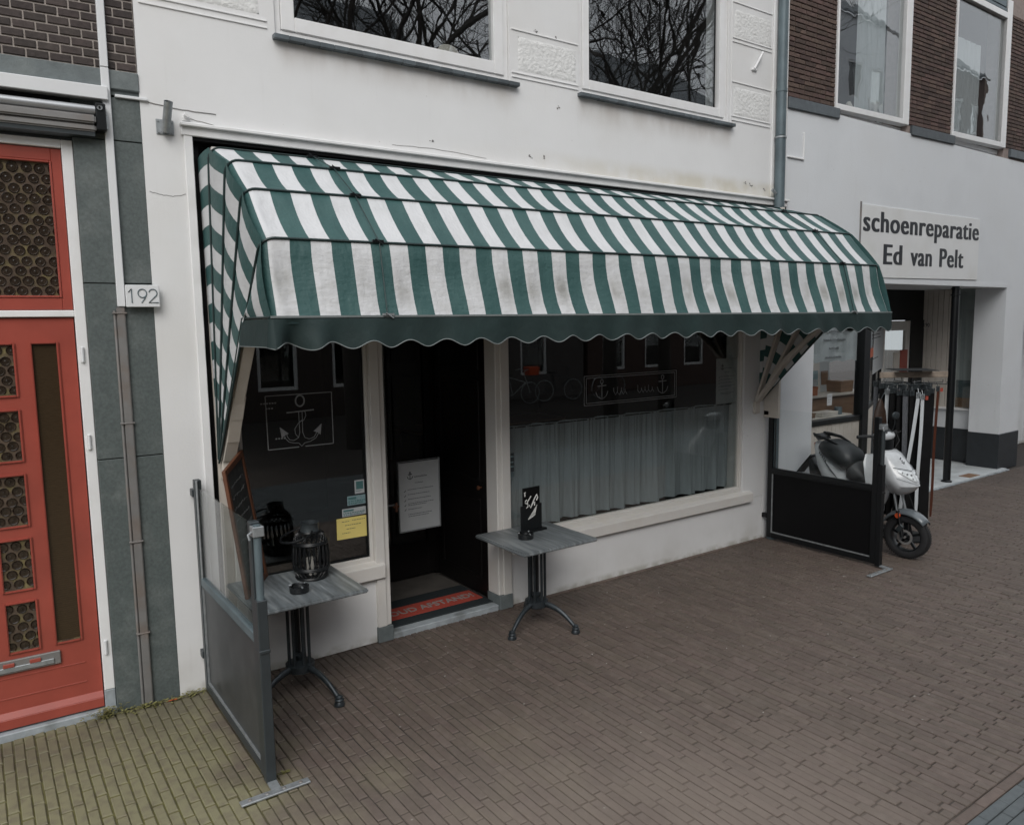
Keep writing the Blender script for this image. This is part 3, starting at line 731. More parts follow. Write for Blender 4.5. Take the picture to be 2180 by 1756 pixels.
# upper windows
def upper_window(x0, x1, zs, zt, gx0, gx1, gz):
    fb = MB(); frame_boxes(fb, x0, x1, zs, zt, 0.045, 0.02, 0.10)
    wdw = fb.build('window', windowpaint, MBD, bevel=0.003)
    sb = MB(); frame_boxes(sb, x0 + 0.047, x1 - 0.047, zs + 0.046, zt - 0.05, gx0 - x0 - 0.047, 0.008, 0.075, wb=gz - zs - 0.046)
    sb.build('sash', windowpaint, wdw, bevel=0.006, seg=2)
    MB().box(gx0 - 0.01, gx1 + 0.01, 0.045, 0.053, gz - 0.01, zt - 0.05).build('pane', glass_up, wdw)
    g_ = MB(); frame_boxes(g_, gx0, gx1, gz, zt - 0.06, 0.006, 0.036, 0.05); g_.build('rubber_seal', blackpaint, wdw)
    return wdw
for (x0, x1, zs, gx0, gx1, gz) in ((1.888, 3.845, 4.490, 2.030, 3.710, 4.636), (4.605, 6.598, 4.520, 4.728, 6.440, 4.655)):
    upper_window(x0, x1, zs, 6.9, gx0, gx1, gz)
    # sill of small slate tiles
    a, b = x0 - 0.025, x1 + 0.075; n = int((b - a) / 0.105)
    for i in range(n):
        xa = a + (b - a) * i / n
        MB().box(xa + 0.001, xa + (b - a) / n - 0.0015, -0.052, 0.06, zs - 0.036 + random.uniform(-.0015, .0015), zs - 0.004).build('sill_tile', slate, MBD, bevel=0.003)
    MB().box(x0, x1, 0.0, 0.3, zs - 0.0035, zs - 0.0005).build('sill_bed', mortar_l, MBD)
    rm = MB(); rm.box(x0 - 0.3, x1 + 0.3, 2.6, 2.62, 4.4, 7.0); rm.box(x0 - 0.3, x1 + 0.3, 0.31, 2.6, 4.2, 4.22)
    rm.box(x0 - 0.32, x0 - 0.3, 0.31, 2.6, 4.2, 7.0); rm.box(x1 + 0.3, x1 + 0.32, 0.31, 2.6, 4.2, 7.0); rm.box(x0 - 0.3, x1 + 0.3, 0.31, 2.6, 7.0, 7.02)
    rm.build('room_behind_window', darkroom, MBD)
MB().box(1.0, 7.6, 0.3, 4.0, 7.38, 7.45).build('attic_floor', darkroom, MBD)
sh = thing('shell_ornament', 'pale shell shaped ornament on the inner sill of the left upper window', 'ornament', (3.36, 0.16, 4.60))
shm = MB(); rg = []
for k in range(9):
    a = PI * k / 8; rr = 0.10 * math.sin(a) ** 0.6 + 0.004
    rg.append([(3.36 - 0.11 * math.cos(a) , 0.16 + rr * 0.35 * math.cos(b), 4.62 + max(0, rr * (1.1 + 0.12 * math.sin(5 * b)) * math.sin(b))) for b in [2 * PI * q / 12 for q in range(12)]])
shm.loft(rg); shm.build('shell', creamwood, sh, smooth=True)
MB().box(1.9, 3.83, 0.10, 0.30, 4.55, 4.60).build('inner_sill', windowpaint, MBD)
# shop front --------------------------------------------------------
sf = MB()
sf.box(1.48, 2.598, 0.0, 0.25, 0.0, 0.53); sf.box(3.775, 7.298, 0.0, 0.25, 0.0, 0.50)
sf.build('low_wall', plaster, MBD, bevel=0.004)
MB().box(6.94, 7.298, -0.004, 0.25, 0.5, 3.70).build('right_pier', plaster, MBD, bevel=0.006)
MB().box(1.304, 1.345, 0.05, 0.25, 0.0, 3.70).build('shaded_reveal_strip', panelblack, MBD)  # black strip stands in for the shade in the reveal
MB().box(1.345, 1.42, 0.03, 0.25, 0.0, 3.20).build('left_reveal_post', creamwood, MBD, bevel=0.004)
MB().box(1.42, 1.485, 0.01, 0.25, 0.0, 3.70).build('left_post', whitewood, MBD, bevel=0.006)
# posts
for x0, x1 in ((2.478, 2.600), (3.640, 3.772)):
    p = MB().box(x0, x1, -0.012, 0.16, 0.125, 3.70).build('door_post', whitewood, MBD, bevel=0.006)
    MB().box(x0 + 0.045 if x0 > 3 else x0, x1 if x0 > 3 else x1 - 0.045, -0.028, -0.010, 0.126, 3.70).build('post_cover', whitewood, MBD, bevel=0.004)
    MB().box(x0 - 0.004, x1 + 0.004, -0.032, 0.17, 0.0, 0.125).build('post_foot', bluestone, MBD, bevel=0.004)
MB().box(2.604, 3.636, -0.012, 0.30, -0.02, 0.046).build('door_step', stepstone, MBD, bevel=0.006)
# sills
for x0, x1, zt, zb in ((1.485, 2.545, 0.660, 0.530), (3.775, 7.075, 0.592, 0.470)):
    s_ = MB(); s_.ring_prism([(x0, 0.06, zt + 0.02), (x0, -0.055, zt - 0.02), (x0, -0.055, zb), (x0, 0.06, zb)], (x1 - x0, 0, 0))
    s_.build('window_sill', whitewood, MBD, bevel=0.006)
def shop_window(x0, x1, z0, z1, nm):
    f_ = MB(); frame_boxes(f_, x0, x1, z0, z1, 0.028, 0.012, 0.09, wb=0.045)
    wdw = f_.build('shop_window', whitewood, MBD, bevel=0.005, label=nm)
    q = MB(); frame_boxes(q, x0 + 0.028, x1 - 0.028, z0 + 0.045, z1 - 0.028, 0.012, 0.034, 0.07); q.build('glazing_bead', blackpaint if x0 < 2 else whitewood, wdw)
    MB().box(x0 + 0.03, x1 - 0.03, 0.048, 0.056, z0 + 0.046, z1 - 0.03).build('pane', glass, wdw)
    return wdw
wl = shop_window(1.487, 2.478, 0.655, 3.30, 'shop window with the anchor drawing')
wr = shop_window(3.774, 6.938, 0.595, 3.30, 'wide shop window with grey half curtain')
for x0, x1 in ((1.487, 2.478), (2.602, 3.638), (3.774, 6.938)):
    MB().box(x0, x1, 0.02, 0.10, 3.302, 3.70).build('fascia_panel', creamwood, MBD, bevel=0.004)
MB().box(7.30, 7.318, -0.19, 0.05, 1.405, 3.70).build('awning_side_board', creamwood, MBD, bevel=0.003)
MB().box(7.318, 7.335, -0.19, -0.165, 1.405, 3.70).build('board_edge', creamwood, MBD)
MB().box(7.30, 7.60, 0.0, 0.25, 0.0, 3.70).build('outer_pier', plaster, MBD)
MB().box(1.304, 7.60, 0.115, 0.32, 3.40, 3.722).build('awning_recess_shade', panelblack, MBD)  # black colour stands in for the shade inside the recess
# interior
ro = MB()
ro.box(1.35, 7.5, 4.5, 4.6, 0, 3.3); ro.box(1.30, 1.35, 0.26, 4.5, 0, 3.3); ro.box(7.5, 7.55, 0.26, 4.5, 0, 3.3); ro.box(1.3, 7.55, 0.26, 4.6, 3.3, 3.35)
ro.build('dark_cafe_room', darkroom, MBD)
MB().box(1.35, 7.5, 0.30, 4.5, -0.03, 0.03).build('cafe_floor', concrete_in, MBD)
MB().box(2.56, 2.60, 0.26, 1.15, 0.03, 3.3).build('vestibule_wall', darkwood, MBD)
MB().box(3.745, 3.785, 0.20, 1.15, 0.03, 3.3).build('vestibule_wall', darkwood, MBD)
# outer leaf folded back on the right, inner glazed door behind
d1 = MB().box(3.655, 3.70, 0.17, 1.06, 0.05, 2.95).build('open_door_leaf', darkwood, MBD, bevel=0.004)
q = MB()
for z0, z1 in ((0.2, 0.95), (1.1, 2.0), (2.1, 2.85)): frame_boxes(q, 0, 0.7, z0, z1, 0.03, 0, 0.012)
q2 = MB(); q2.v = [(3.650 - (p[1] - 0.006), 0.27 + p[0], p[2]) for p in q.v]; q2.f = q.f; q2.rn = q.rn
q2.build('door_moulding', darkwood, d1, bevel=0.003)
MB().lathe([(0.001, -0.05), (0.018, -0.045), (0.02, -0.03), (0.008, -0.02), (0.008, 0.0)], (3.655, 0.26, 1.05), 12, 'X').build('door_knob', orangewood, d1, smooth=True)
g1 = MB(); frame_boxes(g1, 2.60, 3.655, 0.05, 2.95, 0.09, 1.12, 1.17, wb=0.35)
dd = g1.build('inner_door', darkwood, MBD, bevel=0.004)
MB().box(2.70, 3.55, 1.142, 1.148, 0.4, 2.86).build('pane', glass, dd)
MB().box(3.655, 3.745, 1.12, 1.17, 0.03, 3.3).build('side_panel', darkwood, dd)
# a few pieces of furniture far inside the dark room
bar = thing('bar_counter', 'dark wooden bar counter deep inside the cafe', 'bar', (5.6, 3.4, 0.03))
MB().box(4.6, 6.9, 3.2, 3.7, 0.03, 1.12).build('counter', darkwood, bar, bevel=0.01)
MB().box(4.55, 6.95, 3.12, 3.75, 1.12, 1.16).build('worktop', counterwood, bar, bevel=0.006)
fl = thing('flag_holder', 'galvanised flagpole socket on a square plate at the top left of the white wall', 'flag holder', (1.135, 0, 3.78))
MB().box(1.085, 1.190, -0.008, 0.0, 3.735, 3.828).build('back_plate', galv, fl, bevel=0.002)
tb = MB(); tb.tube([(1.135, -0.035, 3.750), (1.142, -0.13, 3.912)], 0.026, 16, cap=False); tb.tube([(1.142, -0.13, 3.912), (1.135, -0.035, 3.750)], 0.021, 16, cap=False)
tb.build('socket_tube', galv, fl, smooth=True, recalc=False)
MB().box(1.120, 1.152, -0.05, -0.006, 3.742, 3.775).build('gusset', galv, fl, bevel=0.003)
for x in (1.097, 1.178):
    for z in (3.747, 3.816): MB().lathe([(0.001, -0.014), (0.006, -0.014), (0.006, -0.008)], (x, 0, z), 6, 'Y').build('bolt', galv, fl)
ic = thing('wall_cleat', 'white painted iron peg bolted high on the wall beside the drainpipe', 'wall peg', (7.03, 0, 5.12))
MB().tube([(6.995, -0.02, 5.125), (7.10, -0.045, 5.30)], 0.012, 8).build('peg', windowpaint, ic, smooth=True)
MB().box(6.965, 7.045, -0.02, 0, 5.105, 5.130).build('foot_plate', windowpaint, ic, bevel=0.006)
ic = thing('wall_bolt', 'round white bolt head above the left end of the lintel', 'wall bolt', (1.267, 0, 3.865))
MB().lathe([(0.001, -0.05), (0.014, -0.05), (0.016, -0.04), (0.016, 0.0)], (1.267, 0, 3.868), 12, 'Y').build('bolt_head', windowpaint, ic, smooth=True)
MB().box(1.245, 1.29, -0.012, 0, 3.835, 3.862).build('bolt_plate', windowpaint, ic, bevel=0.003)
# drain pipe
dp = thing('drainpipe', 'blue grey zinc drainpipe down the right corner of the white cafe', 'drainpipe', (7.385, -0.09, 0.0))
MB().tube([(7.385, -0.078, 0.0), (7.385, -0.078, 4.47)], 0.056, 18).build('lower_pipe', zinc, dp, smooth=True)
MB().tube([(7.385, -0.078, 4.475), (7.385, -0.078, 7.4)], 0.053, 18).build('upper_pipe', zinc, dp, smooth=True)
MB().tube([(7.385, -0.078, 4.93), (7.385, -0.078, 4.965)], 0.058, 18).build('pipe_joint', zinc, dp, smooth=True)
MB().tube([(7.385, -0.078, 4.448), (7.385, -0.078, 4.466)], 0.063, 18).build('pipe_clamp', galv, dp, smooth=True)
MB().tube([(7.32, -0.078, 3.86), (7.27, -0.07, 3.90)], 0.017, 8).build('old_stub', galv, dp, smooth=True)

# curtains
def wavy(name, mat, x0, x1, z0, z1, y, parent, amp=0.02, per=0.16, seed=1, thick=0.0):
    rnd = random.Random(seed); n = int((x1 - x0) / 0.008); zn = 8
    ph = 0; phs = []
    for i in range(n + 1):
        ph += 2 * PI * 0.008 / (per * (0.65 + 0.8 * (0.5 + 0.5 * math.sin(i * 0.031 + seed) * math.cos(i * 0.0117))))
        phs.append(ph)
    mb = MB(); vs = []
    for k in range(zn + 1):
        t_ = k / zn; z = z0 + (z1 - z0) * t_; a_ = amp * (1.0 - 0.55 * t_)
        for i in range(n + 1):
            p = phs[i]
            o_ = math.tanh(1.9 * math.sin(p)) * 0.75 + 0.3 * math.sin(0.47 * p + 1) + 0.22 * math.sin(2.3 * p + 1) + 0.4 * t_ * math.sin(5 * p)
            vs.append((x0 + (x1 - x0) * i / n + 0.004 * math.sin(p * 2), y + a_ * o_, z + 0.004 * math.sin(p * 0.5)))
    mb.add(vs, [(k * (n + 1) + i, k * (n + 1) + i + 1, (k + 1) * (n + 1) + i + 1, (k + 1) * (n + 1) + i) for k in range(zn) for i in range(n)])
    return mb.build(name, mat, parent, smooth=True, recalc=False)
cu = thing('curtain', 'grey blue gathered half curtain along the wide cafe window', 'curtain', (5.35, 0.14, 0.66))
wavy('cloth', curtainm, 3.79, 6.915, 0.645, 1.588, 0.160, cu, 0.045, 0.21, 3)
MB().tube([(3.78, 0.15, 1.572), (6.92, 0.15, 1.572)], 0.006, 8).build('rod', blackpaint, cu, smooth=True)
MB().box(3.79, 6.92, 0.26, 0.60, 0.55, 0.60).build('inner_sill', darkwood, MBD)

# anchor drawings on glass ------------------------------------------
def anchor_strokes(mb, cx, cz, s, y, r, simple=False):
    def T_(pts): return [(cx + p[0] * s, y, cz + p[1] * s) for p in pts]
    def C(pts): mb.tube(T_(pts), r, 5)
    mb.tube(T_(arc(0, 0.86, 0.09, 0.11, 0, 360, 18)), r * (2.6 if not simple else 1.6), 5)
    mb.tube(T_([(-0.28, 0.64), (0.28, 0.66)]), r * 2.2, 5)
    if simple:
        mb.tube(T_([(0, 0.75), (0, 0.05)]), r * 1.6, 5)
        mb.tube(T_([(-0.40, 0.36), (-0.30, 0.14), (-0.14, 0.04), (0, 0.0), (0.14, 0.04), (0.30, 0.14), (0.40, 0.36)]), r * 1.6, 5)
    else:
        C([(-0.035, 0.64), (-0.035, 0.45), (-0.03, 0.22), (-0.06, 0.12), (-0.16, 0.07), (-0.24, 0.09), (-0.29, 0.16), (-0.30, 0.24)])
        C([(0.035, 0.64), (0.035, 0.45), (0.03, 0.22), (0.07, 0.11), (0.16, 0.07), (0.26, 0.10), (0.31, 0.17), (0.32, 0.24)])
        C([(-0.35, 0.22), (-0.33, 0.13), (-0.26, 0.05), (-0.16, 0.02), (-0.06, 0.01), (0.0, -0.06), (0.06, 0.0), (0.18, 0.02), (0.30, 0.08), (0.36, 0.17), (0.37, 0.24)])
        C([(0.05, 0.66), (0.10, 0.63), (0.11, 0.55), (0.06, 0.46), (-0.03, 0.44)])
        C([(0.03, 0.47), (-0.06, 0.40), (-0.13, 0.30), (-0.12, 0.20), (-0.06, 0.12)])
        for sx in (-1, 1):
            mb.ring_prism([(cx + sx * a_ * s, y - r, cz + b_ * s) for a_, b_ in ((0.43, 0.36), (0.26, 0.22), (0.34, 0.19), (0.40, 0.14))], (0, 2 * r, 0))
an = MB(); yy = 0.0455
for a_, b_ in (((1.70, 2.013), (2.197, 2.013)), ((2.197, 2.013), (2.196, 1.625)), ((2.196, 1.625), (1.98, 1.625)), ((1.93, 1.625), (1.704, 1.625)), ((1.704, 1.625), (1.70, 2.013))):
    an.bar((a_[0], yy, a_[1]), (b_[0], yy, b_[1]), 0.006, 0.002, up=(0, 1, 0))
anchor_strokes(an, 1.952, 1.650, 0.365, yy, 0.0022)
for (x, z, n_) in ((1.665, 1.955, 6), (1.70, 1.918, 3), (1.76, 1.695, 4)):
    for i in range(n_): an.box(x + i * 0.020, x + i * 0.020 + 0.012, yy, yy + 0.001, z, z + 0.010)
an.build('anchor_decal', decalm, wl)
an = MB()
for x0, x1, z0, z1 in ((4.68, 5.92, 1.722, 1.998), (4.705, 5.895, 1.742, 1.978)):
    for a_, b_ in (((x0, z0), (x1, z0)), ((x1, z0), (x1, z1)), ((x1, z1), (x0, z1)), ((x0, z1), (x0, z0))):
        an.bar((a_[0], yy, a_[1]), (b_[0], yy, b_[1]), 0.006, 0.002, up=(0, 1, 0))
anchor_strokes(an, 4.90, 1.775, 0.19, yy, 0.0022, True); anchor_strokes(an, 5.72, 1.775, 0.19, yy, 0.0022, True)
def scribble(mb, x, z, wd, h, y, r, seed, step=0.022):
    rnd = random.Random(seed); P = []; n_ = int(wd / step)
    for i in range(n_ * 4):
        a_ = i * PI / 2; P.append((x + i * step / 4 + 0.25 * step * math.cos(a_), y, z + h * (0.5 + 0.5 * math.sin(a_)) * rnd.uniform(0.5, 1.0)))
    mb.tube(P, r, 4)
scribble(an, 5.04, 1.80, 0.24, 0.08, yy, 0.0025, 5, 0.05); scribble(an, 5.36, 1.80, 0.26, 0.08, yy, 0.0025, 8, 0.05)
an.build('anchor_decal', decalm, wr)
def paper_lines(mb, x0, x1, rows, y, h, seed=0):
    rnd = random.Random(seed)
    for (z, a_, b_) in rows:
        x = x0 + (x1 - x0) * a_
        while x < x0 + (x1 - x0) * b_:
            wd = rnd.uniform(0.008, 0.022); mb.box(x, min(x + wd, x0 + (x1 - x0) * b_), y, y + 0.0008, z, z + h); x += wd + 0.004
def poster(parent, x0, x1, z0, z1, y, frame=None):
    MB().box(x0, x1, y, y + 0.003, z0, z1).build('paper', paper, parent)
    t_ = MB(); W_, H_ = x1 - x0, z1 - z0
    rows = [(z0 + H_ * f_, a_, b_) for f_, a_, b_ in ((0.60, .2, .85), (0.53, .2, .75), (0.46, .2, .78), (0.395, .2, .85), (0.37, .2, .68), (0.31, .2, .55), (0.235, .2, .8), (0.205, .2, .72))]
    paper_lines(t_, x0, x1, rows, y - 0.001, H_ * 0.008, 3)
    for f_ in (0.575, 0.505, 0.435, 0.365, 0.30):
        t_.bar((x0 + W_ * .11, y - .0008, z0 + H_ * (f_ + .01)), (x0 + W_ * .125, y - .0008, z0 + H_ * f_), W_ * .012, .001, up=(0, 1, 0))
        t_.bar((x0 + W_ * .125, y - .0008, z0 + H_ * f_), (x0 + W_ * .155, y - .0008, z0 + H_ * (f_ + .028)), W_ * .012, .001, up=(0, 1, 0))
    scribble(t_, x0 + W_ * .36, z0 + H_ * .775, W_ * .36, H_ * .032, y - 0.001, W_ * 0.006, 4, W_ * 0.05)
    scribble(t_, x0 + W_ * .38, z0 + H_ * .69, W_ * .26, H_ * .016, y - 0.001, W_ * 0.005, 6, W_ * 0.045)
    anchor_strokes(t_, x0 + W_ * .27, z0 + H_ * .755, W_ * .17, y - 0.001, W_ * .005, True)
    t_.build('printed_text', ink, parent)['kind'] = 'stuff'
ps = thing('framed_poster', 'framed white notice with an anchor heading hanging in the dark doorway', 'poster', (3.18, 0.55, 0.68))
MB().box(2.980, 3.388, 0.556, 0.570, 0.684, 1.312).build('backing', blackpaint, ps, bevel=0.002)
poster(ps, 2.986, 3.382, 0.690, 1.300, 0.551)
fr = MB(); frame_boxes(fr, 2.976, 3.392, 0.680, 1.316, 0.007, 0.544, 0.570); fr.build('frame', galv, ps, bevel=0.002)
MB().box(2.61, 2.985, 0.575, 0.60, 0.93, 0.942).build('holding_bar', galv, ps)
br = MB(); br.tube([(2.92, 0.55, 0.925), (2.975, 0.55, 0.925)], 0.010, 8); br.box(2.94, 2.96, 0.545, 0.56, 0.88, 0.96); br.build('brass_latch', orangewood, ps, smooth=True)
ps = thing('window_notice', 'white notice sheet taped inside the right end of the wide window', 'poster', (6.74, 0.065, 1.6))
poster(ps, 6.555, 6.915, 1.60, 2.088, 0.060)
# stickers of the left window
st = thing('yellow_note', 'yellow paper note in the lower right corner of the anchor window', 'note', (2.32, 0.045, 0.87))
MB().ring_prism([(2.192, 0.044, 0.872), (2.447, 0.044, 0.868), (2.447, 0.044, 1.035), (2.194, 0.044, 1.036)], (0, 0.002, 0)).build('sheet', yellowpaper, st)
q = MB(); paper_lines(q, 2.2, 2.44, [(1.005, .15, .4), (1.008, .5, .95), (0.975, .25, .8), (0.945, .3, .6), (0.915, .15, .42)], 0.0432, 0.004, 2); q.build('handwriting', ink, st)['kind'] = 'stuff'
for (nm, lab, x0, x1, z0, z1, mt, mt2) in (
    ('window_sticker', 'wide white and teal sticker just above the yellow note', 2.242, 2.438, 1.046, 1.106, paper, tealprint),
    ('window_sticker', 'teal sticker between the white sticker and the small square one', 2.288, 2.442, 1.128, 1.200, tealprint2, tealprint),
    ('window_sticker', 'small upright white sticker with a teal square, topmost on the anchor window', 2.352, 2.432, 1.212, 1.318, paper, tealprint)):
    st = thing(nm, lab, 'sticker', (x0, 0.045, z0), group='stickers on the anchor window')
    MB().box(x0, x1, 0.0445, 0.0465, z0, z1).build('backing', mt, st)
    q = MB(); H_ = z1 - z0; W_ = x1 - x0
    if 'upright' in lab: q.box(x0 + W_ * .15, x1 - W_ * .12, 0.0438, 0.0445, z0 + H_ * .32, z1 - H_ * .1); q.box(x0 + W_ * .1, x1 - W_ * .3, 0.0438, 0.0445, z0 + H_ * .18, z0 + H_ * .22)
    else:
        q.box(x0 + W_ * .05, x0 + W_ * .48, 0.0438, 0.0445, z0 + H_ * .6, z1 - H_ * .15); paper_lines(q, x0, x1, [(z0 + H_ * .12, .05, .9), (z0 + H_ * .35, .05, .95)], 0.0438, H_ * .14, 9)
    q.build('print', mt2, st)['kind'] = 'stuff'
st = thing('window_sticker', 'dark round topped sticker at the left edge of the curtained window', 'sticker', (3.82, 0.045, 1.14), group='stickers on the anchor window')
del st['group']
MB().box(3.806, 3.862, 0.0445, 0.0465, 1.20, 1.368).build('backing', anthracite, st)
MB().lathe([(0.028, 0.0445), (0.028, 0.0465)], (3.834, 0, 1.175), 16, 'Y', cap=True).build('seal', zinc, st)
q = MB(); paper_lines(q, 3.806, 3.862, [(1.33, .1, .9), (1.28, .1, .9), (1.24, .1, .9)], 0.0438, 0.012, 3); q.build('print', tealprint2, st)['kind'] = 'stuff'

# ================================================================== AWNING
XL, XR = 1.35, 7.20
PL = [(0.11, 3.600), (-0.20, 3.645), (-0.572, 3.501), (-0.868, 3.290), (-1.161, 2.985), (-1.262, 2.556)]
PR = [(0.11, 3.600), (-0.26, 3.665), (-0.715, 3.537), (-1.065, 3.314), (-1.352, 2.992), (-1.485, 2.550)]
PIV = (0.0, 1.56)
PITCH = (XR - XL) / 48.7
aw = thing('striped_awning', 'large green and white striped folding canopy awning with scalloped valance over the cafe front', 'awning', (4.3, -0.6, 2.5))
def edge_pt(k, x):
    t_ = (x - XL) / (XR - XL); a, b = PL[k], PR[k]
    return (a[0] + (b[0] - a[0]) * t_, a[1] + (b[1] - a[1]) * t_)
RAD = 0.075
nx = 96
top = MB(); sub = 5
rowsn = []
for k in range(5):
    for s_ in range(sub + (1 if k == 4 else 0)):
        rowsn.append((k, s_ / sub))
cols = []
for i in range(7):                     # left corner roll
    a = PI / 2 * i / 6; cols.append((XL + RAD - RAD * math.cos(a), RAD - RAD * math.sin(a)))
for i in range(1, nx): cols.append((XL + RAD + (XR - XL - 2 * RAD) * i / nx, 0.0))
for i in range(7):
    a = PI / 2 * (1 - i / 6); cols.append((XR - RAD + RAD * math.cos(a), RAD - RAD * math.sin(a)))
vs = []
for (k, f_) in rowsn:
    for (x, inn) in cols:
        p0 = edge_pt(k, x); p1 = edge_pt(k + 1, x)
        y = p0[0] + (p1[0] - p0[0]) * f_; z = p0[1] + (p1[1] - p0[1]) * f_
        # cloth sags inwards between bars
        nyz = Vector((-(p1[1] - p0[1]), (p1[0] - p0[0]))).normalized()
        if nyz.y > 0: nyz = -nyz
        sag = 0.018 * 4 * f_ * (1 - f_) * (1.0 if inn == 0 else 0.3) * (1 + 0.5 * math.sin(x * 3.1 + k))
        if k == 4: sag += 0.012 * math.sin(x * 5.3 + f_ * 3) * 4 * f_ * (1 - f_)
        d = Vector((PIV[0] - y, PIV[1] - z)).normalized()
        y += nyz.x * sag + d.x * inn; z += nyz.y * sag + d.y * inn
        top.uv[len(vs)] = ((x - XL - 0.035) / PITCH + 0.001, k + f_)
        vs.append((x, y, z))
nc = len(cols)
top.add(vs, [(r * nc + i, r * nc + i + 1, (r + 1) * nc + i + 1, (r + 1) * nc + i) for r in range(len(rowsn) - 1) for i in range(nc - 1)])
# keep stripes crisp: uv measured on the true x, so stripes run straight down
top.build('canopy_cloth', striped, aw, smooth=False, recalc=False)
for p in aw.children[0].data.polygons: p.use_smooth = True
def side_cloth(P, x, sgn, nm):
    mb = MB()
    for k in range(5):
        p0, p1 = Vector(P[k]), Vector(P[k + 1]); e = (p1 - p0).normalized(); nrm = Vector((-e.y, e.x))
        pv = Vector(PIV)
        if (pv - p0).dot(nrm) < 0: nrm = -nrm
        def path(kk):
            c_ = Vector(P[kk])
            if kk < 5: return lambda t: c_ + (pv - c_) * t
            mid = Vector((c_.x + 0.52, c_.y)); L1, L2 = 0.52, (pv - mid).length
            def g(t):
                s_ = t * (L1 + L2)
                return c_ + (mid - c_) * (s_ / L1) if s_ < L1 else mid + (pv - mid) * ((s_ - L1) / L2)
            return g
        A, B = path(k), path(k + 1)
        n1, n2 = 26, 4; vs = []; base = len(mb.v)
        for i in range(n1 + 1):
            t = i / n1
            for j in range(n2 + 1):
                q = A(t) * (1 - j / n2) + B(t) * (j / n2)
                d0 = (q - p0).dot(nrm); d0 = max(d0, 0)
                puff = 0.02 * 4 * (j / n2) * (1 - j / n2) * (1 - t)
                ins = 0.0
                if t < 0.05: ins = 0.02
                vs.append((x - sgn * (puff + (0.0)), q.x, q.y))
                mb.uv[base + len(vs) - 1] = (-d0 / (PITCH * 1.02) - 0.001 - (0.25 if k < 4 else 0), 0.5)
        mb.add(vs, [(i * (n2 + 1) + j, i * (n2 + 1) + j + 1, (i + 1) * (n2 + 1) + j + 1, (i + 1) * (n2 + 1) + j) for i in range(n1) for j in range(n2)])
    o = mb.build(nm, striped, aw, recalc=False)
    for p in o.data.polygons: p.use_smooth = True
side_cloth(PL, XL, 1, 'side_cloth'); side_cloth(PR, XR, -1, 'side_cloth')
# piping / outer bars over the cloth
for k in (1, 2, 3, 4):
    P = []
    pv = Vector(PIV)
    def sidept(PP, x, t):
        c_ = Vector(PP[k]); q = c_ + (pv - c_) * t; return (x, q.x, q.y)
    for i in range(12, 0, -1): P.append(sidept(PL, XL - 0.007, 0.045 + 0.93 * i / 12))
    for (x, inn) in cols[::1]:
        y, z = edge_pt(k, x); d = (pv - Vector((y, z))).normalized(); n_ = -d
        xx = x + (-0.006 if x < XL + RAD else 0) * (inn / RAD) + (0.006 if x > XR - RAD else 0) * (inn / RAD)
        P.append((xx, y + d.x * inn + n_.x * 0.006, z + d.y * inn + n_.y * 0.006))
    for i in range(1, 13): P.append(sidept(PR, XR + 0.007, 0.045 + 0.93 * i / 12))
    MB().tube(P, 0.0075 if k > 1 else 0.006, 6).build('frame_bar', greentrim, aw, smooth=True)
# front rail, edge cord along side bottoms
def ept(x, dy=0, dz=0):
    y, z = edge_pt(5, x); return (x, y + dy, z + dz)
MB().bar(ept(XL - 0.004, -0.004, 0.0), ept(XR + 0.004, -0.004, 0.0), 0.012, 0.012).build('front_rail', greytrim, aw)
MB().bar(ept(XL, 0.006, -0.022), ept(XR, 0.006, -0.022), 0.02, 0.035).build('front_tube', greentrim, aw)
for PP, x in ((PL, XL - 0.006), (PR, XR + 0.006)):
    c_ = PP[5]; MB().tube([(x, c_[0], c_[1]), (x, c_[0] + 0.52, c_[1]), (x, PIV[0] - 0.01, PIV[1] + 0.02)], 0.006, 6).build('edge_cord', greentrim, aw, smooth=True)
# pull cords with little clips
for xc, PP in ((2.03, 0), (6.60, 0)):
    P = []
    for k in range(0, 6):
        y, z = edge_pt(k, xc); d = (Vector((y, z)) - Vector(PIV)).normalized(); P.append((xc + 0.01 * math.sin(k * 2), y + d.x * 0.012, z + d.y * 0.012))
    MB().tube(P, 0.0035, 5).build('pull_cord', greentrim, aw)
    for k in range(1, 6):
        y, z = edge_pt(k, xc); d = (Vector((y, z)) - Vector(PIV)).normalized()
        q = MB(); q.box(xc - 0.035, xc + 0.035, y + d.x * 0.014 - 0.008, y + d.x * 0.014 + 0.008, z + d.y * 0.014 - 0.006, z + d.y * 0.014 + 0.008)
        q.tube([(xc - 0.02, y + d.x * 0.03, z + d.y * 0.03), (xc + 0.03, y + d.x * 0.025, z + d.y * 0.03 - 0.03)], 0.004, 5)
        q.build('cord_clip', blackpaint if k < 5 else galv, aw)
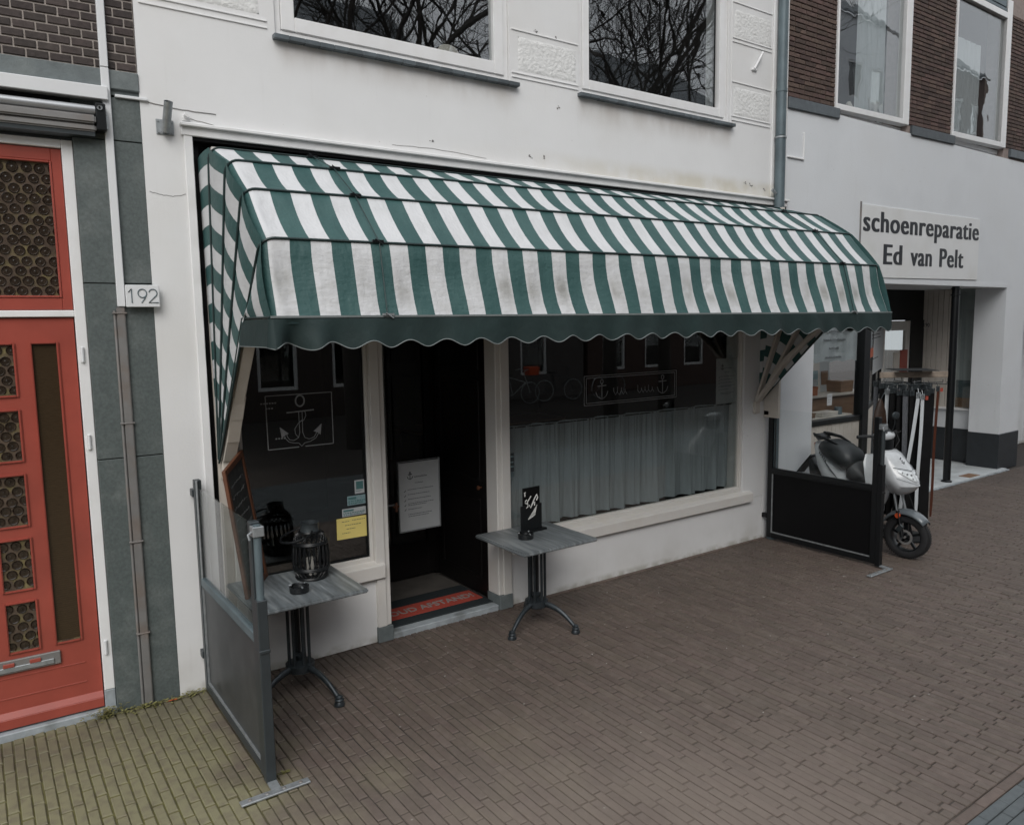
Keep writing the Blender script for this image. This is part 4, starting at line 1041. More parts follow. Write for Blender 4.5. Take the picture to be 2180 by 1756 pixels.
# scalloped valance, wrapping a little round both corners
va = MB(); P = []
yl, zl = edge_pt(5, XL); yr, zr = edge_pt(5, XR)
N1 = 40
for i in range(N1): P.append((XL, yl + 0.52 * (1 - i / N1), 'l'))
N2 = 700
for i in range(N2 + 1):
    x = XL + (XR - XL) * i / N2; P.append((x, edge_pt(5, x)[0], 'f'))
for i in range(1, N1 + 1): P.append((XR, yr + 0.52 * i / N1, 'r'))
arcl = 0; vs = []; edge_pts = []; prev = None; rows_v = 6
for (x, y, s_) in P:
    if prev: arcl += math.hypot(x - prev[0], y - prev[1])
    prev = (x, y)
    if s_ == 'l': low = 2.392
    else:
        u = (x - 1.315) / 0.2425 if s_ == 'f' else (XR - 1.315 + (y - yr)) / 0.2425
        f_ = abs(math.cos(PI * u)); low = 2.366 + 0.040 * (1 - (1 - f_) ** 1.15 * 1.0) if False else 2.372 + 0.042 * (0.5 - 0.5 * math.cos(2 * PI * (u - 0.0)))
    for j in range(rows_v + 1):
        t = j / rows_v; z = 2.545 + (low - 2.545) * t
        corner = math.exp(-((x - XL - 0.16) / 0.20) ** 2) * (1 if s_ != 'r' else 0)
        wv = t * (0.010 * math.sin(x * 9.1 + y * 7) + 0.007 * math.sin(x * 23 + 1)) + t * corner * 0.055 * math.sin(x * 24 + 1.0)
        if s_ == 'f': vs.append((x, y - 0.010 - wv - t * 0.012, z))
        else: vs.append((x + (-1 if s_ == 'l' else 1) * (0.010 + abs(wv) * 0.6), y, z))
    edge_pts.append(vs[-1])
va.add(vs, [(i * (rows_v + 1) + j, (i + 1) * (rows_v + 1) + j, (i + 1) * (rows_v + 1) + j + 1, i * (rows_v + 1) + j + 1) for i in range(len(P) - 1) for j in range(rows_v)])
vo = va.build('valance', valm, aw, recalc=False)
for p in vo.data.polygons: p.use_smooth = True
MB().tube(edge_pts[::2], 0.0035, 4).build('valance_binding', greytrim, aw, smooth=True)
# wooden arms
def arms(x, PP, sgn):
    hinge = [(-0.02, 1.60), (-0.145, 1.745), (-0.25, 1.905), (-0.355, 2.055)]
    tgt = [(PP[2][0] + 0.05, PP[2][1] - 0.05), (PP[3][0] + 0.05, PP[3][1] - 0.04), (PP[4][0] + 0.06, PP[4][1] - 0.03), (PP[5][0] + 0.56, PP[5][1] - 0.02)]
    for k in range(4):
        h, t_ = hinge[k], tgt[k]
        MB().bar((x, h[0], h[1]), (x, t_[0], t_[1]), 0.07 if k < 3 else 0.085, 0.028).build('wooden_arm', creamwood, aw, bevel=0.004)
        if k: MB().bar((x, hinge[k - 1][0] - 0.012, hinge[k - 1][1]), (x, h[0] - 0.012, h[1] + 0.01), 0.085, 0.036).build('arm_link', creamwood, aw, bevel=0.004)
    MB().bar((x, PP[5][0] + 0.58, PP[5][1] - 0.02), (x, PP[5][0] + 0.03, PP[5][1] - 0.02), 0.06, 0.03).build('wooden_arm', creamwood, aw, bevel=0.003)
    MB().box(x - 0.045, x + 0.045, -0.03, 0.06, 1.46, 1.60).build('pivot_block', creamwood, aw, bevel=0.006)
arms(XL + 0.055, PL, 1); arms(XR - 0.05, PR, -1)
for k in (2, 3, 4):
    a = edge_pt(k, XL + .06); b = edge_pt(k, XR - .06)
    MB().bar((XL + .06, a[0] + 0.04, a[1] - 0.035), (XR - .06, b[0] + 0.04, b[1] - 0.035), 0.045, 0.03).build('cross_bar', creamwood, aw)

# ================================================================== RIGHT BUILDING (local frame)
aR = math.radians(1.0)
RB = thing('shoe_repair_building', 'brick upper storey with tall white windows over a pale rendered shoe repair front', 'building', (7.6, 0, 0), aR)
FR = wm(RB)
sh_ = 0.019
def szs(u): return sh_ * u
w = MB(FR)
holes = [(0.45, 5.96, -1, 2.935), (0.925, 2.605, 4.955, 7.2), (3.795, 5.50, 5.02, 7.2)]
wall_with_holes(w, 0.005, 9.5, 0.0, 4.885, [(0.50, 5.875, -1, 2.935), (6.60, 9.5, -1, 2.97)], 0.0, 0.32)
w.build('rendered_wall', plaster_r, RB)
w = MB(FR)
wall_with_holes(w, 0.005, 9.5, 4.885, 7.3, [(0.925, 2.605, 4.80, 7.2), (3.795, 5.50, 4.80, 7.2)], 0.014, 0.32)
w.build('mortar_wall', mortar_r, RB)
for u0, u1, zc in ((0.0, 1.005, 4.885), (2.70, 3.885, 4.935), (5.69, 6.9, 4.985)):
    q = MB(FR)
    q.ring_prism([(u0, -0.025, zc - 0.062 - 0.01), (u1, -0.025, zc - 0.062 + 0.010), (u1, -0.025, zc + 0.056 + 0.010), (u0, -0.025, zc + 0.056 - 0.008)], (0, 0.2, 0))
    q.build('stone_block', slate, RB, bevel=0.006)
pl = []
rws = 0
bl = 0.205; bh = 0.0535
for u0, u1, zb in ((0.01, 0.92, 4.94), (2.61, 3.79, 4.99), (5.505, 7.4, 5.04)):
    z = zb; rws = 0
    while z < 6.95:
        x = u0; first = True
        hd = rws % 2
        while x < u1 - 0.01:
            L = bl
            if first and hd: L = bl * 0.5
            if (rws % 4 in (1, 2)) and random.random() < 0.35: L = bl * 0.5
            if x + L > u1: L = u1 - x
            if L > 0.04:
                zz = z + szs(x + L / 2 - u0)
                pl.append((Matrix.Translation((x + L / 2, 0.0 + random.uniform(-0.0015, 0.0015), zz + bh / 2)) @ Matrix.Rotation(PI / 2, 4, 'X') @ rotz(sh_), (L - 0.010) / 0.2, 1.0))
            x += L; first = False
        z += bh; rws += 1
lay('brick', brick_r, pl, (0.2, 0.0425), RB, 300, 'upper_bricks', ch=0.003, H=0.02)
for u in (2.606, 5.502):       # side face of the brick piers seen past each window
    q = MB(FR)
    for i in range(40):
        z = 4.95 + i * bh + (0.03 if u < 4 else 0.09); q.box(u - 0.006, u + 0.003, 0.004, 0.10, z, z + bh - 0.009)
    q.build('reveal_bricks', brick_r, RB)
def rwin(u0, u1, zb, gu0, gu1, gz, zt, lab):
    q = MB(FR)
    k_ = 0.022
    def quad(a, b, z0, z1, y0, y1): q.ring_prism([(a, y0, z0 + k_ * (a - u0)), (b, y0, z0 + k_ * (b - u0)), (b, y0, z1 + k_ * (b - u0)), (a, y0, z1 + k_ * (a - u0))], (0, y1 - y0, 0))
    quad(u0, gu0, zb, zt, -0.02, 0.09); quad(gu1, u1, zb, zt, -0.02, 0.09); quad(gu0, gu1, zb, gz, -0.018, 0.09)
    wd = q.build('window', windowpaint, RB, bevel=0.006, label=lab)
    q = MB(FR); quad(gu1 - 0.0, gu1 + 0.012, gz, zt, -0.006, 0.05); quad(gu0, gu1, gz - 0.004, gz + 0.006, -0.002, 0.05); q.build('rubber_seal', blackpaint, wd)
    q = MB(FR); q.box(gu0 - 0.02, gu1 + 0.02, 0.03, 0.038, gz - 0.03, zt); q.build('pane', glass_up, wd)
    q = MB(FR); q.box(u0, u1, 0.09, 0.32, zb - 0.04, zb + 0.02); q.build('sill_board', windowpaint, wd)
    return wd
w1 = rwin(0.925, 2.605, 4.935, 0.955, 2.46, 5.005, 7.0, 'wider window left of the brick pier')
w2 = rwin(3.795, 5.505, 4.985, 3.830, 5.35, 5.060, 7.1, 'narrower window with net curtain')
q = MB(FR); q.box(3.83, 5.36, -0.016, 0.05, 6.86, 6.95); q.build('transom', windowpaint, w2, bevel=0.006)
q = MB(FR); q.box(4.1, 5.34, -0.010, 0.03, 6.955, 7.0); q.box(3.9, 5.34, 0.0, 0.03, 7.02, 7.3); q.build('blue_casement', zinc, w2, bevel=0.004)
q = MB(FR)
for a, b in ((0.9, 2.62), (3.77, 5.52)):
    q.box(a, b, 2.4, 2.42, 4.8, 7.2); q.box(a, b, 0.32, 2.4, 4.8, 4.82); q.box(a - 0.3, a, 0.32, 2.4, 4.8, 7.2); q.box(b, b + 0.3, 0.32, 2.4, 4.8, 7.2); q.box(a, b, 0.32, 2.4, 7.2, 7.22)
q.build('room_behind_window', darkroom, RB)
def in_frame_curtain(u0, u1, z0, z1, y, mat, parent, amp=0.02, per=0.12, seed=2, nm='cloth'):
    o = wavy(nm, mat, u0, u1, z0, z1, y, None, amp, per, seed); o.parent = parent
    o.data.transform(wm(parent).inverted() @ FR); MW[o.name] = wm(parent); return o
cw = thing('curtain', 'white drape at the right side of the left brick storey window', 'curtain', tuple(FR @ Vector((2.3, 0.2, 5.0))))
in_frame_curtain(1.75, 2.40, 5.02, 7.0, 0.22, netm, cw, 0.03, 0.10, 4)
cw = thing('curtain', 'thin white net curtain filling the right brick storey window', 'curtain', tuple(FR @ Vector((4.5, 0.2, 5.0))))
in_frame_curtain(3.82, 5.05, 5.06, 6.47, 0.20, netm, cw, 0.015, 0.08, 6)
va_ = thing('vase', 'white winged ornament on the sill of the left brick storey window', 'ornament', tuple(FR @ Vector((2.05, 0.14, 4.98))))
MB(FR).lathe([(0.05, 0), (0.045, 0.06), (0.03, 0.12), (0.06, 0.20), (0.055, 0.22)], (2.05, 0.14, 4.99), 12, cap=True).build('body', windowpaint, va_, smooth=True)
q = MB(FR); q.ring_prism([(1.98, 0.13, 5.15), (1.88, 0.13, 5.24), (1.93, 0.13, 5.08)], (0, 0.02, 0)); q.ring_prism([(2.12, 0.13, 5.15), (2.22, 0.13, 5.22), (2.17, 0.13, 5.06)], (0, 0.02, 0)); q.build('wing', windowpaint, va_)
va_ = thing('vase', 'small pale pot on the left half of the brick storey window sill', 'ornament', tuple(FR @ Vector((1.45, 0.14, 4.98))))
MB(FR).lathe([(0.03, 0), (0.055, 0.05), (0.04, 0.1), (0.02, 0.14)], (1.45, 0.14, 4.99), 12, cap=True).build('pot', creamwood, va_, smooth=True)
# sign and conduit
sg = thing('shop_sign', 'white sign board with black letters schoenreparatie over the shoe repair entrance', 'sign', tuple(FR @ Vector((3.18, -0.02, 3.02))), aR)
q = MB(FR); q.ring_prism([(1.565, -0.014, 3.005), (4.795, -0.014, 3.036), (4.795, -0.014, 3.92), (1.565, -0.014, 3.90)], (0, 0.014, 0)); q.build('board', signwhite, sg, bevel=0.002)
def condensed(s, u0, u1, zb, zbr, size, nm):
    def mk():
        cu_ = bpy.data.curves.new(nm, 'FONT'); cu_.body = s; cu_.size = size; cu_.space_character = 1.10; cu_.offset = 0.0008; cu_.extrude = 0.0008; cu_.resolution_u = 5
        t_ = bpy.data.objects.new('t', cu_); COL.objects.link(t_); bpy.context.view_layer.update(); me = bpy.data.meshes.new_from_object(t_); bpy.data.objects.remove(t_); return me
    mb = MB(); me = mk()
    # strong uprights, thin crossbars: the outline is widened sideways only
    for k, dx in enumerate((-0.0135, -0.0045, 0.0045, 0.0135)):
        mb.add([(v.co.x + dx, v.co.y, v.co.z + k * 0.0003) for v in me.vertices], [tuple(p.vertices) for p in me.polygons])
    xs_ = [v[0] for v in mb.v]; sx = (u1 - u0) / (max(xs_) - min(xs_)); x0_ = min(xs_)
    mb.v = [((v[0] - x0_) * sx, v[1] * 1.04, v[2]) for v in mb.v]
    me2 = bpy.data.meshes.new(nm); me2.from_pydata(mb.v, [], mb.f); me2.materials.append(lettering)
    sl_ = math.atan2(zbr - zb, u1 - u0)
    Mx = FR @ Matrix.Translation((u0, -0.0155, zb)) @ Matrix.Rotation(PI / 2, 4, 'X') @ Matrix.Rotation(sl_, 4, 'Z')
    o = bpy.data.objects.new(nm, me2); link(o, sg, wm(sg).inverted() @ Mx); return o
condensed('schoenreparatie', 1.600, 4.775, 3.578, 3.612, 0.355, 'lettering')
for w_, a_, b_ in (('Ed', 2.105, 2.580), ('van', 2.795, 3.385), ('Pelt', 3.600, 4.322)): condensed(w_, a_, b_, 3.184 + (a_ - 2.105) * 0.006, 3.184 + (b_ - 2.105) * 0.006, 0.355, 'lettering')
MB(FR).box(0.505, 5.88, -0.006, 0.0, 2.94, 2.998).build('fascia_strip', plaster_r, RB)
MB(FR).box(1.545, 1.553, -0.02, 0.0, 3.03, 3.93).build('sign_edge_strip', zinc_l, RB)
ct = thing('wall_trunking', 'small white L shaped cable trunking on the pale wall by the drainpipe', 'trunking', tuple(FR @ Vector((0.3, 0, 4.3))), aR)
MB(FR).box(0.015, 0.322, -0.018, 0.0, 4.288, 4.306).build('horizontal_run', windowpaint, ct, bevel=0.003)
MB(FR).box(0.304, 0.322, -0.018, 0.0, 4.307, 4.59).build('vertical_run', windowpaint, ct, bevel=0.003)
# portal --------------------------------------------------------------
q = MB(); q.box(7.62, 8.255, 0.02, 0.30, 0.0, 2.96); q.build('shop_pier', plaster_r, RB, bevel=0.004)
q = MB(FR); q.box(5.877, 6.598, 0.004, 0.46, 0.60, 2.934); q.build('end_pier', plaster_r, RB)
MB(FR).box(5.865, 6.61, -0.014, 0.47, 0.0, 0.60).build('pier_plinth', plinth, RB, bevel=0.006)
MB().box(13.710, 13.910, 0.51, 1.55, 0.60, 0.92).build('side_wall', plaster_r, RB)
MB().box(13.695, 13.910, 0.52, 1.55, 0.0, 0.60).build('side_plinth', plinth, RB)
MB().box(13.650, 13.930, 0.52, 1.52, 0.92, 0.955).build('side_sill', windowpaint, RB, bevel=0.004)
swn = MB(); 
for a, b in ((0.51, 0.56), (0.93, 0.985)): swn.box(13.680, 13.770, a, b, 0.955, 3.0)
swn = swn.build('side_window', windowpaint, RB, bevel=0.004)
MB().box(13.730, 13.736, 0.56, 0.93, 0.955, 3.0).build('pane', glass, swn)
MB().box(13.810, 13.830, 0.52, 0.98, 1.42, 3.0).build('frosted_blind', paper, swn)
MB().box(13.810, 13.830, 0.52, 0.98, 1.12, 1.42).build('reflected_dark_band', zinc, swn)  # dark and brown bands imitate a reflection in the side window
MB().box(13.810, 13.830, 0.52, 0.98, 0.955, 1.12).build('reflected_brown_band', counterwood, swn)
for i in range(6):
    y0 = 0.99 + i * 0.088
    MB().box(13.700, 13.725, y0 + 0.003, y0 + 0.085, 0.92 if i > -1 else 0, 3.0).build('tongue_board', creamwood, RB, bevel=0.004)
MB().box(13.726, 13.810, 0.985, 1.6, 0.92, 3.0).build('board_backing', creamwood, RB)
MB().box(8.25, 13.9, 0.32, 1.75, 2.96, 3.06).build('portal_ceiling', plaster_r, RB)
# shop window with corner post and diagonal return
wn = MB()
wn.box(9.42, 9.56, 0.06, 0.19, 0.0, 2.95)
wn.box(8.256, 9.42, 0.08, 0.17, 1.185, 1.25)
wn.box(8.256, 9.42, 0.08, 0.17, 2.90, 2.95)
swd = wn.build('shop_window', blackpaint, RB, bevel=0.004, label='black framed shop window of the shoe repairer')
MB().box(8.256, 9.42, 0.115, 0.123, 1.25, 2.90).build('pane', glass_clear, swd)
for i in range(13):
    x0 = 8.26 + i * 0.0893
    MB().box(x0 + 0.002, x0 + 0.087, 0.10, 0.125, 0.02, 1.183).build('tongue_board', creamwood, RB, bevel=0.003)
MB().box(8.26, 9.42, 0.126, 0.2, 0.0, 1.183).build('board_backing', creamwood, RB)
A_, B_ = Vector((9.50, 0.17, 0)), Vector((12.35, 1.50, 0))
dirv = (B_ - A_).normalized(); ang = math.atan2(dirv.y, dirv.x); FD = Matrix.Translation(A_) @ rotz(ang); LD = (B_ - A_).length
q = MB(FD); q.box(0.05, LD, -0.03, 0.03, 1.185, 1.25); q.box(0.05, LD, -0.03, 0.03, 2.55, 2.62)
for u in (1.05, 2.1, LD - 0.06): q.box(u, u + 0.06, -0.03, 0.03, 0.0, 2.95)
rt = q.build('return_window', blackpaint, RB, bevel=0.004)
MB(FD).box(0.05, LD, -0.004, 0.004, 1.25, 2.93).build('pane', glass_clear, rt)
n_ = int(LD / 0.09)
for i in range(n_):
    MB(FD).box(0.06 + i * 0.09, 0.06 + i * 0.09 + 0.087, -0.028, -0.005, 0.03, 1.183).build('tongue_board', creamwood, RB, bevel=0.003)
MB(FD).box(0.05, LD, -0.004, 0.03, 0.0, 1.183).build('board_backing', creamwood, RB)
# door at the back of the portal
q = MB(); q.box(12.30, 13.75, 1.50, 1.60, 2.45, 3.0); q.box(13.28, 13.72, 1.48, 1.6, 0.0, 2.45)
q.build('dark_transom', blackpaint, RB)
q = MB(); frame_boxes(q, 12.36, 13.28, 0.03, 2.44, 0.13, 1.50, 1.56, wb=0.5, wt=0.16)
sdr = q.build('shop_door', whitewood, RB, bevel=0.006)
MB().box(12.49, 13.15, 1.525, 1.533, 0.53, 2.28).build('pane', glass, sdr)
q = MB(FR); q.box(0.5, 6.0, 4.2, 4.3, 0, 3.3); q.build('back_wall', creamwood, RB)  # pale finish stands in for the shop's indoor light
MB().box(8.2, 8.26, 0.3, 4.5, 0.0, 3.0).build('shop_side_wall', plaster_r, RB)
MB().box(8.26, 13.5, 0.3, 4.5, 0.0, 0.028).build('shop_floor', counterwood, RB)
MB().box(8.26, 13.5, 1.6, 4.5, 2.98, 3.05).build('shop_ceiling', plaster_r, RB)
q = MB(FR); q.box(6.55, 9.6, 0.9, 1.0, 0.0, 3.3); q.box(9.3, 9.5, 0.32, 0.9, 0.0, 3.3); q.box(6.55, 9.6, 0.32, 1.0, 2.99, 3.1); q.build('second_porch_wall', plaster_r, RB)
q = MB(FR); q.box(7.0, 8.0, 0.86, 0.90, 0.02, 2.3); q.build('second_porch_door', blackpaint, RB, bevel=0.004)
# tiled portal floor
pl = []
x = 9.45
while x < 13.69:
    y = 0.02
    while y < 1.5:
        wd = min(0.30, 13.69 - x)
        if wd > 0.05 and y + 0.15 < 0.17 + (x - 9.45) * 0.466 + 0.3: pl.append((FR.inverted() @ Matrix.Translation((x + wd / 2, y + 0.15, 0.034)), (wd - 0.004) / 0.3, 0.987))
        y += 0.30
    x += 0.30
lay('floor_tile', tilewhite, pl, (0.30, 0.30), RB, 120, 'floor_tiles', ch=0.002, H=0.02)
MB().box(8.25, 13.70, 0.0, 1.6, -0.03, 0.018).build('portal_step', stepstone, RB, bevel=0.004)
MB().box(12.42, 12.75, 0.03, 0.2, 0.0345, 0.040).build('floor_hatch', counterwood, RB, bevel=0.002)
po = thing('iron_column', 'slim black iron column at the front of the shoe repair entrance', 'column', (11.87, 0.12, 0.03))
MB().tube([(11.87, 0.12, 0.05), (11.87, 0.12, 2.935)], 0.052, 20).build('shaft', blackpaint, po, smooth=True)
MB().lathe([(0.075, 0), (0.075, 0.015), (0.056, 0.03)], (11.87, 0.12, 0.033), 20, cap=True).build('base', blackpaint, po)
for z in (2.80, 2.89): MB().lathe([(0.052, 0), (0.066, 0.004), (0.066, 0.02), (0.052, 0.024)], (11.87, 0.12, z), 20).build('collar', blackpaint, po)
tp = thing('number_sign', 'small pale plate reading 190 on the boards inside the shoe repair porch', 'number plate', (13.69, 1.40, 2.35))
MB().box(13.688, 13.699, 1.37, 1.50, 2.30, 2.42).build('plate', creamwood, tp)
text('190', 0.10, lettering, tp, Matrix.Translation((13.686, 1.435, 2.325)) @ rotz(-PI / 2) @ Matrix.Rotation(PI / 2, 4, 'X'), 'numerals', 0.001, 0.75, 0.001)
orange_tin = pm('orange_tin', (0.36, 0.12, 0.05), 0.5, 0.2, 12)
# things inside the shop window
bn = thing('banner', 'grey translucent notice banner hanging in the shoe repair window', 'banner', (8.83, 0.14, 1.97))
q = MB(); vs = []
for i in range(25):
    x = 8.29 + 1.12 * i / 24
    for z in (1.965 + 0.01 * math.sin(i), 2.42): vs.append((x, 0.15 + 0.012 * math.sin(i * 1.1), z))
q.add(vs, [(2 * i, 2 * i + 2, 2 * i + 3, 2 * i + 1) for i in range(24)]); o = q.build('cloth', pm('grey_banner_cloth', (0.28, 0.31, 0.32), 0.8, 0.1, 6), bn, recalc=False, smooth=True)
for (z, a, b, sd_) in ((2.33, 8.60, 9.25, 1), (2.225, 8.62, 9.12, 2), (2.12, 8.74, 8.96, 3), (2.01, 8.66, 9.04, 4)):
    q = MB(); scribble(q, a, z, b - a, 0.028, 0.132, 0.0045, sd_, 0.024); q.build('printed_text', ink, bn)['kind'] = 'stuff'
nt_ = thing('price_note', 'small white note stuck on the shoe repair window glass', 'note', (8.75, 0.11, 1.44))
MB().box(8.70, 8.80, 0.108, 0.112, 1.42, 1.565).build('sheet', paper, nt_)
q = MB(); paper_lines(q, 8.705, 8.795, [(1.54, .1, .9), (1.52, .1, .8), (1.49, .1, .9), (1.46, .1, .7)], 0.107, 0.005, 5); q.build('printed_text', ink, nt_)['kind'] = 'stuff'
ctr = thing('shop_counter', 'brown wooden counter behind the shoe repair window', 'counter', (9.0, 0.9, 0.03))
MB().box(8.3, 10.6, 0.75, 1.3, 0.03, 1.42).build('body', counterwood, ctr, bevel=0.01)
MB().box(8.28, 10.65, 0.70, 1.35, 1.42, 1.46).build('worktop', creamwood, ctr, bevel=0.008)
mc = thing('shoe_press', 'dark machine standing on the shoe repair counter', 'machine', (8.9, 1.0, 1.46))
MB().box(8.72, 9.08, 0.85, 1.15, 1.46, 1.86).build('body', blackpaint, mc, bevel=0.02); MB().box(8.78, 9.2, 0.80, 0.9, 1.58, 1.66).build('arm', zinc_l, mc, bevel=0.01)
for i, (x, y, h_, lab, mt) in enumerate(((9.6, 0.95, 0.55, 'beige paper shopping bag with print on the counter', creamwood), (9.95, 1.02, 0.5, 'pale paper bag right of the beige one on the counter', paper))):
    bg_ = thing('paper_bag', lab, 'bag', (x, y, 1.46))
    q = MB(); q.ring_prism([(x - 0.14, y - 0.07, 1.462), (x + 0.14, y - 0.07, 1.462), (x + 0.15, y - 0.03, 1.462 + h_), (x - 0.15, y - 0.03, 1.462 + h_)], (0, 0.12, 0)); q.build('bag', mt, bg_, bevel=0.004)
    q = MB(); q.box(x - 0.08, x + 0.08, y - 0.062, y - 0.052, 1.55, 1.56 + h_ * 0.4); q.build('print', counterwood if i else tealprint2, bg_)
for (x, y, z1, mt, lab) in ((8.62, 2.6, 2.5, windowpaint, 'tall white cabinet at the back of the shoe repair shop'), (9.5, 2.9, 2.3, zinc, 'blue grey cabinet at the back of the shop'), (10.3, 2.4, 2.4, windowpaint, 'white shelving unit near the shop door')):
    cb = thing('cabinet', lab, 'cabinet', (x, y, 0.03))
    MB().box(x - 0.2, x + 0.2, y, y + 0.4, 0.03, z1).build('body', mt, cb, bevel=0.01)
    for k in range(4): MB().box(x - 0.18, x + 0.18, y - 0.012, y, 0.1 + k * (z1 - 0.2) / 4, 0.07 + (k + 1) * (z1 - 0.2) / 4).build('drawer_front', mt, cb, bevel=0.005)
goods = [('shoe_box', 'box', 8.36, 0.82, .16, .10, .09, creamwood, 'cream shoe box at the left end of the counter'), ('shoe_box', 'box', 8.37, 0.83, .14, .10, .08, counterwood, 'brown shoe box stacked on the cream one'),
         ('polish_tin', 'tin', 8.56, 0.76, .05, .05, .05, orange_tin, 'orange shoe polish tin on the counter'), ('polish_tin', 'tin', 8.66, 0.77, .045, .045, .07, paper, 'white shoe polish tin beside the orange one'),
         ('shoe_box', 'box', 9.25, 0.80, .15, .1, .12, orange_tin, 'orange box right of the shoe press'), ('polish_tin', 'tin', 9.12, 0.76, .04, .04, .10, creamwood, 'slim cream tin between the shoe press and the orange box'),
         ('shoe_box', 'box', 9.28, 0.82, .13, .1, .09, paper, 'white box stacked on the orange box'), ('brush_basket', 'basket', 10.15, 0.85, .15, .12, .16, counterwood, 'brown basket at the right end of the counter'),
         ('shoe_box', 'box', 8.50, 0.30, .13, .08, .06, counterwood, 'low brown box on the window shelf'), ('shoe_box', 'box', 8.95, 0.30, .17, .08, .05, creamwood, 'flat cream tray on the window shelf'), ('polish_tin', 'tin', 9.22, 0.28, .05, .05, .09, zinc, 'grey blue tin on the window shelf')]
zz_ = {}
for (nm, ct_, x, y, a_, b_, h_, mt, lab) in goods:
    z0 = 1.262 if y < 0.5 else 1.462
    if 'stacked' in lab: z0 += 0.095 if 'cream' in lab else 0.125
    g_ = thing(nm, lab, ct_, (x, y, z0), group='goods for sale in the shoe repair window')
    if ct_ == 'tin': MB().lathe([(a_, 0), (a_, h_ * .8), (a_ * .93, h_ * .82), (a_ * .93, h_), (0.002, h_)], (x, y, z0), 18, cap=True).build('body', mt, g_, smooth=True)
    else:
        MB().box(x - a_, x + a_, y - b_, y + b_, z0, z0 + h_ * .75).build('body', mt, g_, bevel=0.003); MB().box(x - a_ - .004, x + a_ + .004, y - b_ - .004, y + b_ + .004, z0 + h_ * .70, z0 + h_).build('lid', mt, g_, bevel=0.003)
MB().box(8.262, 9.41, 0.20, 0.42, 1.235, 1.258).build('window_shelf', creamwood, RB, bevel=0.003)
pw = thing('window_notice', 'tall white notice board with a small red sign beside the black window post', 'poster', (10.3, 0.5, 1.75))
MB(FD).box(1.35, 3.05, -0.05, -0.042, 1.68, 2.5).build('board', paper, pw, bevel=0.002)
MB(FD).box(0.95, 2.3, -0.046, -0.041, 1.94, 2.07).build('red_sign', pm('orange_red_sign', (0.5, 0.12, 0.06), 0.5), pw)
q = MB(FD); paper_lines(q, 1.0, 2.6, [(2.30, 0, .9), (2.25, 0, .8), (2.20, 0, .9), (1.90, 0, .7)], -0.052, 0.012, 8); q.build('printed_text', ink, pw)['kind'] = 'stuff'
pw = thing('framed_print', 'red and cream framed print on the door at the back of the shoe repair porch', 'picture', (12.95, 1.48, 1.5))
MB().box(12.74, 12.92, 1.47, 1.49, 1.52, 1.92).build('cream_panel', creamwood, pw, bevel=0.002)
MB().box(12.94, 13.16, 1.465, 1.49, 1.50, 1.95).build('red_panel', redpaint, pw, bevel=0.002)
